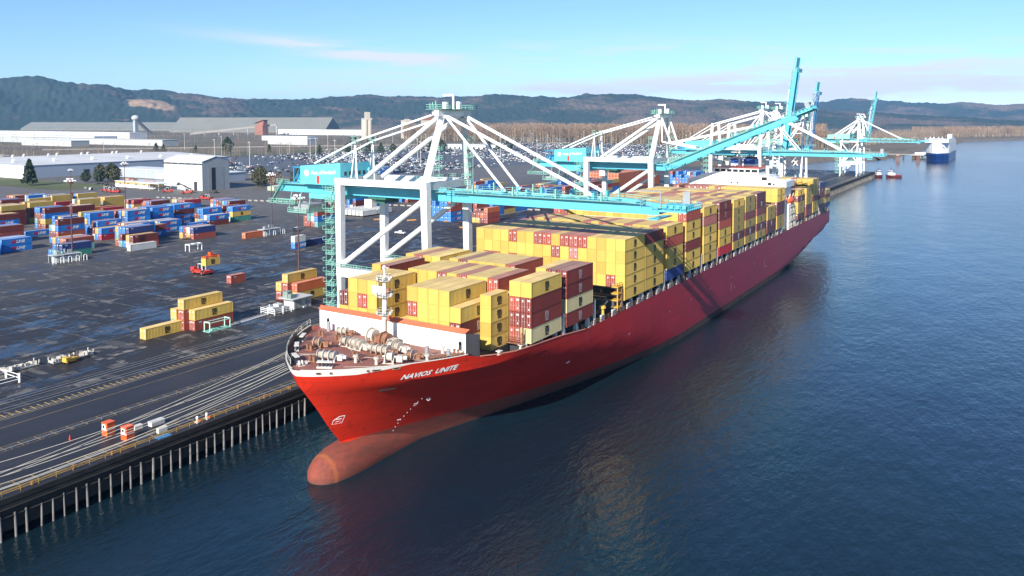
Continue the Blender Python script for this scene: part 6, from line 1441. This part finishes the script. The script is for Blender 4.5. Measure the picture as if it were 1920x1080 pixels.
# clear-cut scars on the near hills
def scar(az0,az1,e0,e1,seed,colr):
    pass
# ------------------------------------------------------------------ car carrier, tugs, jetty
t=thing('car_carrier','big white and blue car carrier lying bow on at the far jetty','car carrier ship',(-93.5,1345,0))
def sect(b,prof,m): pass
b=MB(); lv=[(-1,13.5,8),(3,15,4),(8,16,1.0),(11,16,0)]
def shiphull(b,levels,Ln,W,m=0,nst=10):
    rows=[]
    for z,stem in levels:
        r_=[]
        for k in range(nst+1):
            u=k/nst; y=stem+(Ln-stem)*u**1.6; f=min(1,((y-stem)/(Ln*.16))**.62) if y>stem else 0; r_.append((W/2*f,y,z))
        rows.append(r_)
    for sg in (1,-1):
        base=len(b.v)
        for r_ in rows:
            for x,y,z in r_: b.v.append((sg*x,y,z))
        for i in range(len(rows)-1):
            for k in range(nst): q=base+i*(nst+1)+k; f=(q,q+1,q+nst+2,q+nst+1); b.f.append(f if sg>0 else f[::-1]); b.m.append(m)
    r_=rows[-1]; 
    for k in range(nst): b.quad([(-r_[k][0],r_[k][1],r_[k][2]),(r_[k][0],r_[k][1],r_[k][2]),(r_[k+1][0],r_[k+1][1],r_[k+1][2]),(-r_[k+1][0],r_[k+1][1],r_[k+1][2])],m)
    x=W/2; b.quad([(-x,Ln,levels[0][0]),(x,Ln,levels[0][0]),(x,Ln,levels[-1][0]),(-x,Ln,levels[-1][0])],m)
shiphull(b,[(-1,9),(2,7.5),(6,4),(10,0.6),(12.5,0)],200,32); b.build('hull',mat('deep_blue_hull',(.012,.05,.22),.35),t)
b=MB(); shiphull(b,[(12.5,.3),(16,.8),(28.5,2.5)],199,32.1); b.box(-15.8,15.8,8,190,28.5,31); b.build('superstructure',white,t)
b=MB(); b.box(-15.6,-14.2,6,160,31,33.0); b.box(14.2,15.6,6,160,31,34.0); b.box(-10,10,14,22,31,34); 
for x in (-9,-4,2,7): b.beam((x,16,31),(x,16,37),.6); b.box(x-1,x+1,15.5,16.5,34.5,35)
b.box(6,12,150,166,31,39); b.build('deck_house',white,t)
b=MB(); b.box(-9,9,13.8,14,32.4,33.4); b.build('bridge_window',glass,t)
b=MB(); b.box(8,12,4.6,5.0,25.3,26.6); b.build('lettering',bluep,t)
for i,(x,y,rz,lab) in enumerate(((-117.5,942,.5,'red and white tugboat moored right against the quay end'),(-113.4,946,-.9,'red and white tugboat farther out from the quay end'))):
    t=thing('tugboat',lab,'tugboat',(x,y,0),rz); b=MB(); shiphull(b,[(-.5,1.5),(1,.8),(2.6,0)],17,6.5,0,6); b.build('hull',mat('dark_tug_hull',(.10,.02,.02),.5),t)
    b=MB(); b.box(-2.2,2.2,4,10,2.6,5); b.box(-1.7,1.7,4.6,8,5,7.4); b.build('wheelhouse',white,t); b=MB(); b.box(-1.75,1.75,4.55,8.05,5.9,6.8); b.build('window',glass,t); b=MB(); b.tube((-1,9,5),(-1,9,8),.45,n=8); b.tube((1,9,5),(1,9,8),.45,n=8); b.beam((0,6.5,7.4),(0,6.5,11),.25); b.build('funnel',dark,t); b=MB(); b.box(-3.1,3.1,10,16.5,2.6,2.8); b.build('deck',redp,t)
for x,y,lab in ((-142,1322,'timber mooring dolphin left of the car carrier bow'),(-116,1330,'timber mooring dolphin right beside the car carrier bow')):
    t=thing('mooring_dolphin',lab,'dolphin',(x,y,0)); b=MB(); 
    for k in range(7): a=k*.9; b.tube((2.6*math.cos(a),2.6*math.sin(a),-2),(1.6*math.cos(a),1.6*math.sin(a),9),.45,n=6)
    b.build('pile',rusty,t); b=MB(); b.box(-2.4,2.4,-2.4,2.4,9,10.5); b.build('cap',mat('pink_cap',(.35,.22,.19),.7),t)
t=thing('jetty','long low jetty with trestles leading out to the car carrier','jetty',(-175,1440,0)); b=MB(); b.box(-150,60,-3,3,6.2,7.2); b.box(40,72,-6,80,5,6.2); b.build('deck',concrete,t); b=MB()
for k in range(16): b.box(-148+k*13.5,-146+k*13.5,-2.6,2.6,-2,6.2)
for k in range(6): b.box(44,46,k*15-4,k*15-2,-2,5); b.box(68,70,k*15-4,k*15-2,-2,5)
b.build('trestle',trunkm,t); b=MB(); b.box(44,60,10,22,6.2,9.5); b.box(52,58,30,40,6.2,9); b.build('hut',white,t)
b=MB(); b.quad([(-520,1490,5.95),(-190,1490,5.95),(-176,1560,5.95),(-520,1600,5.95)]); tag(b.build('sand_beach',mat('pale_sand',(.34,.27,.19),.9)),kind='structure')
t=thing('white_workboat','white work vessel moored behind the quay beside the lattice crane','boat',(-262+40,905+60,0),1.2); b=MB(); shiphull(b,[(-.5,2),(2,1),(5,0)],34,9,0,6); b.build('hull',white,t); b=MB(); b.box(-3.6,3.6,10,20,5,14); b.box(-3,3,11,17,14,17); b.build('wheelhouse',white,t); b=MB(); b.beam((0,14,17),(0,14,24),.4); b.beam((0,27,5),(0,27,12),.3); b.build('mast',lgrey,t); b=MB(); b.box(-3.05,3.05,10.9,17.05,15.2,16.2); b.build('window',glass,t)
t=thing('yellow_gearbox','yellow spreader assembly stored near the far crane legs','spreader',(-232,705,5.95)); b=MB(); b.box(-3,3,-2,2,0,5); b.tube((0,0,5),(0,0,9),1.6,1.0,n=8); b.box(-2,2,-1.5,1.5,9,10); b.build('housing',yelp,t); b=MB(); b.beam((-3,0,5),(0,0,11),.3); b.beam((3,0,5),(0,0,11),.3); b.build('arm',yelp,t)
# ------------------------------------------------------------------ haze
hb_=MB(); hb_.box(-16500,9500,-520,12200,-3,560)
hz=bpy.data.materials.new('haze'); hz.use_nodes=True; hn=hz.node_tree.nodes; hn.remove(hn['Principled BSDF']); pv=hn.new('ShaderNodeVolumePrincipled'); pv.inputs['Density'].default_value=0.00004; pv.inputs['Color'].default_value=(0.28,0.58,1.0,1); pv.inputs['Anisotropy'].default_value=0.0
hz.node_tree.links.new(pv.outputs[0],hn['Material Output'].inputs['Volume'])
o=hb_.build('haze',hz); tag(o,kind='stuff'); o.display_type='WIRE'
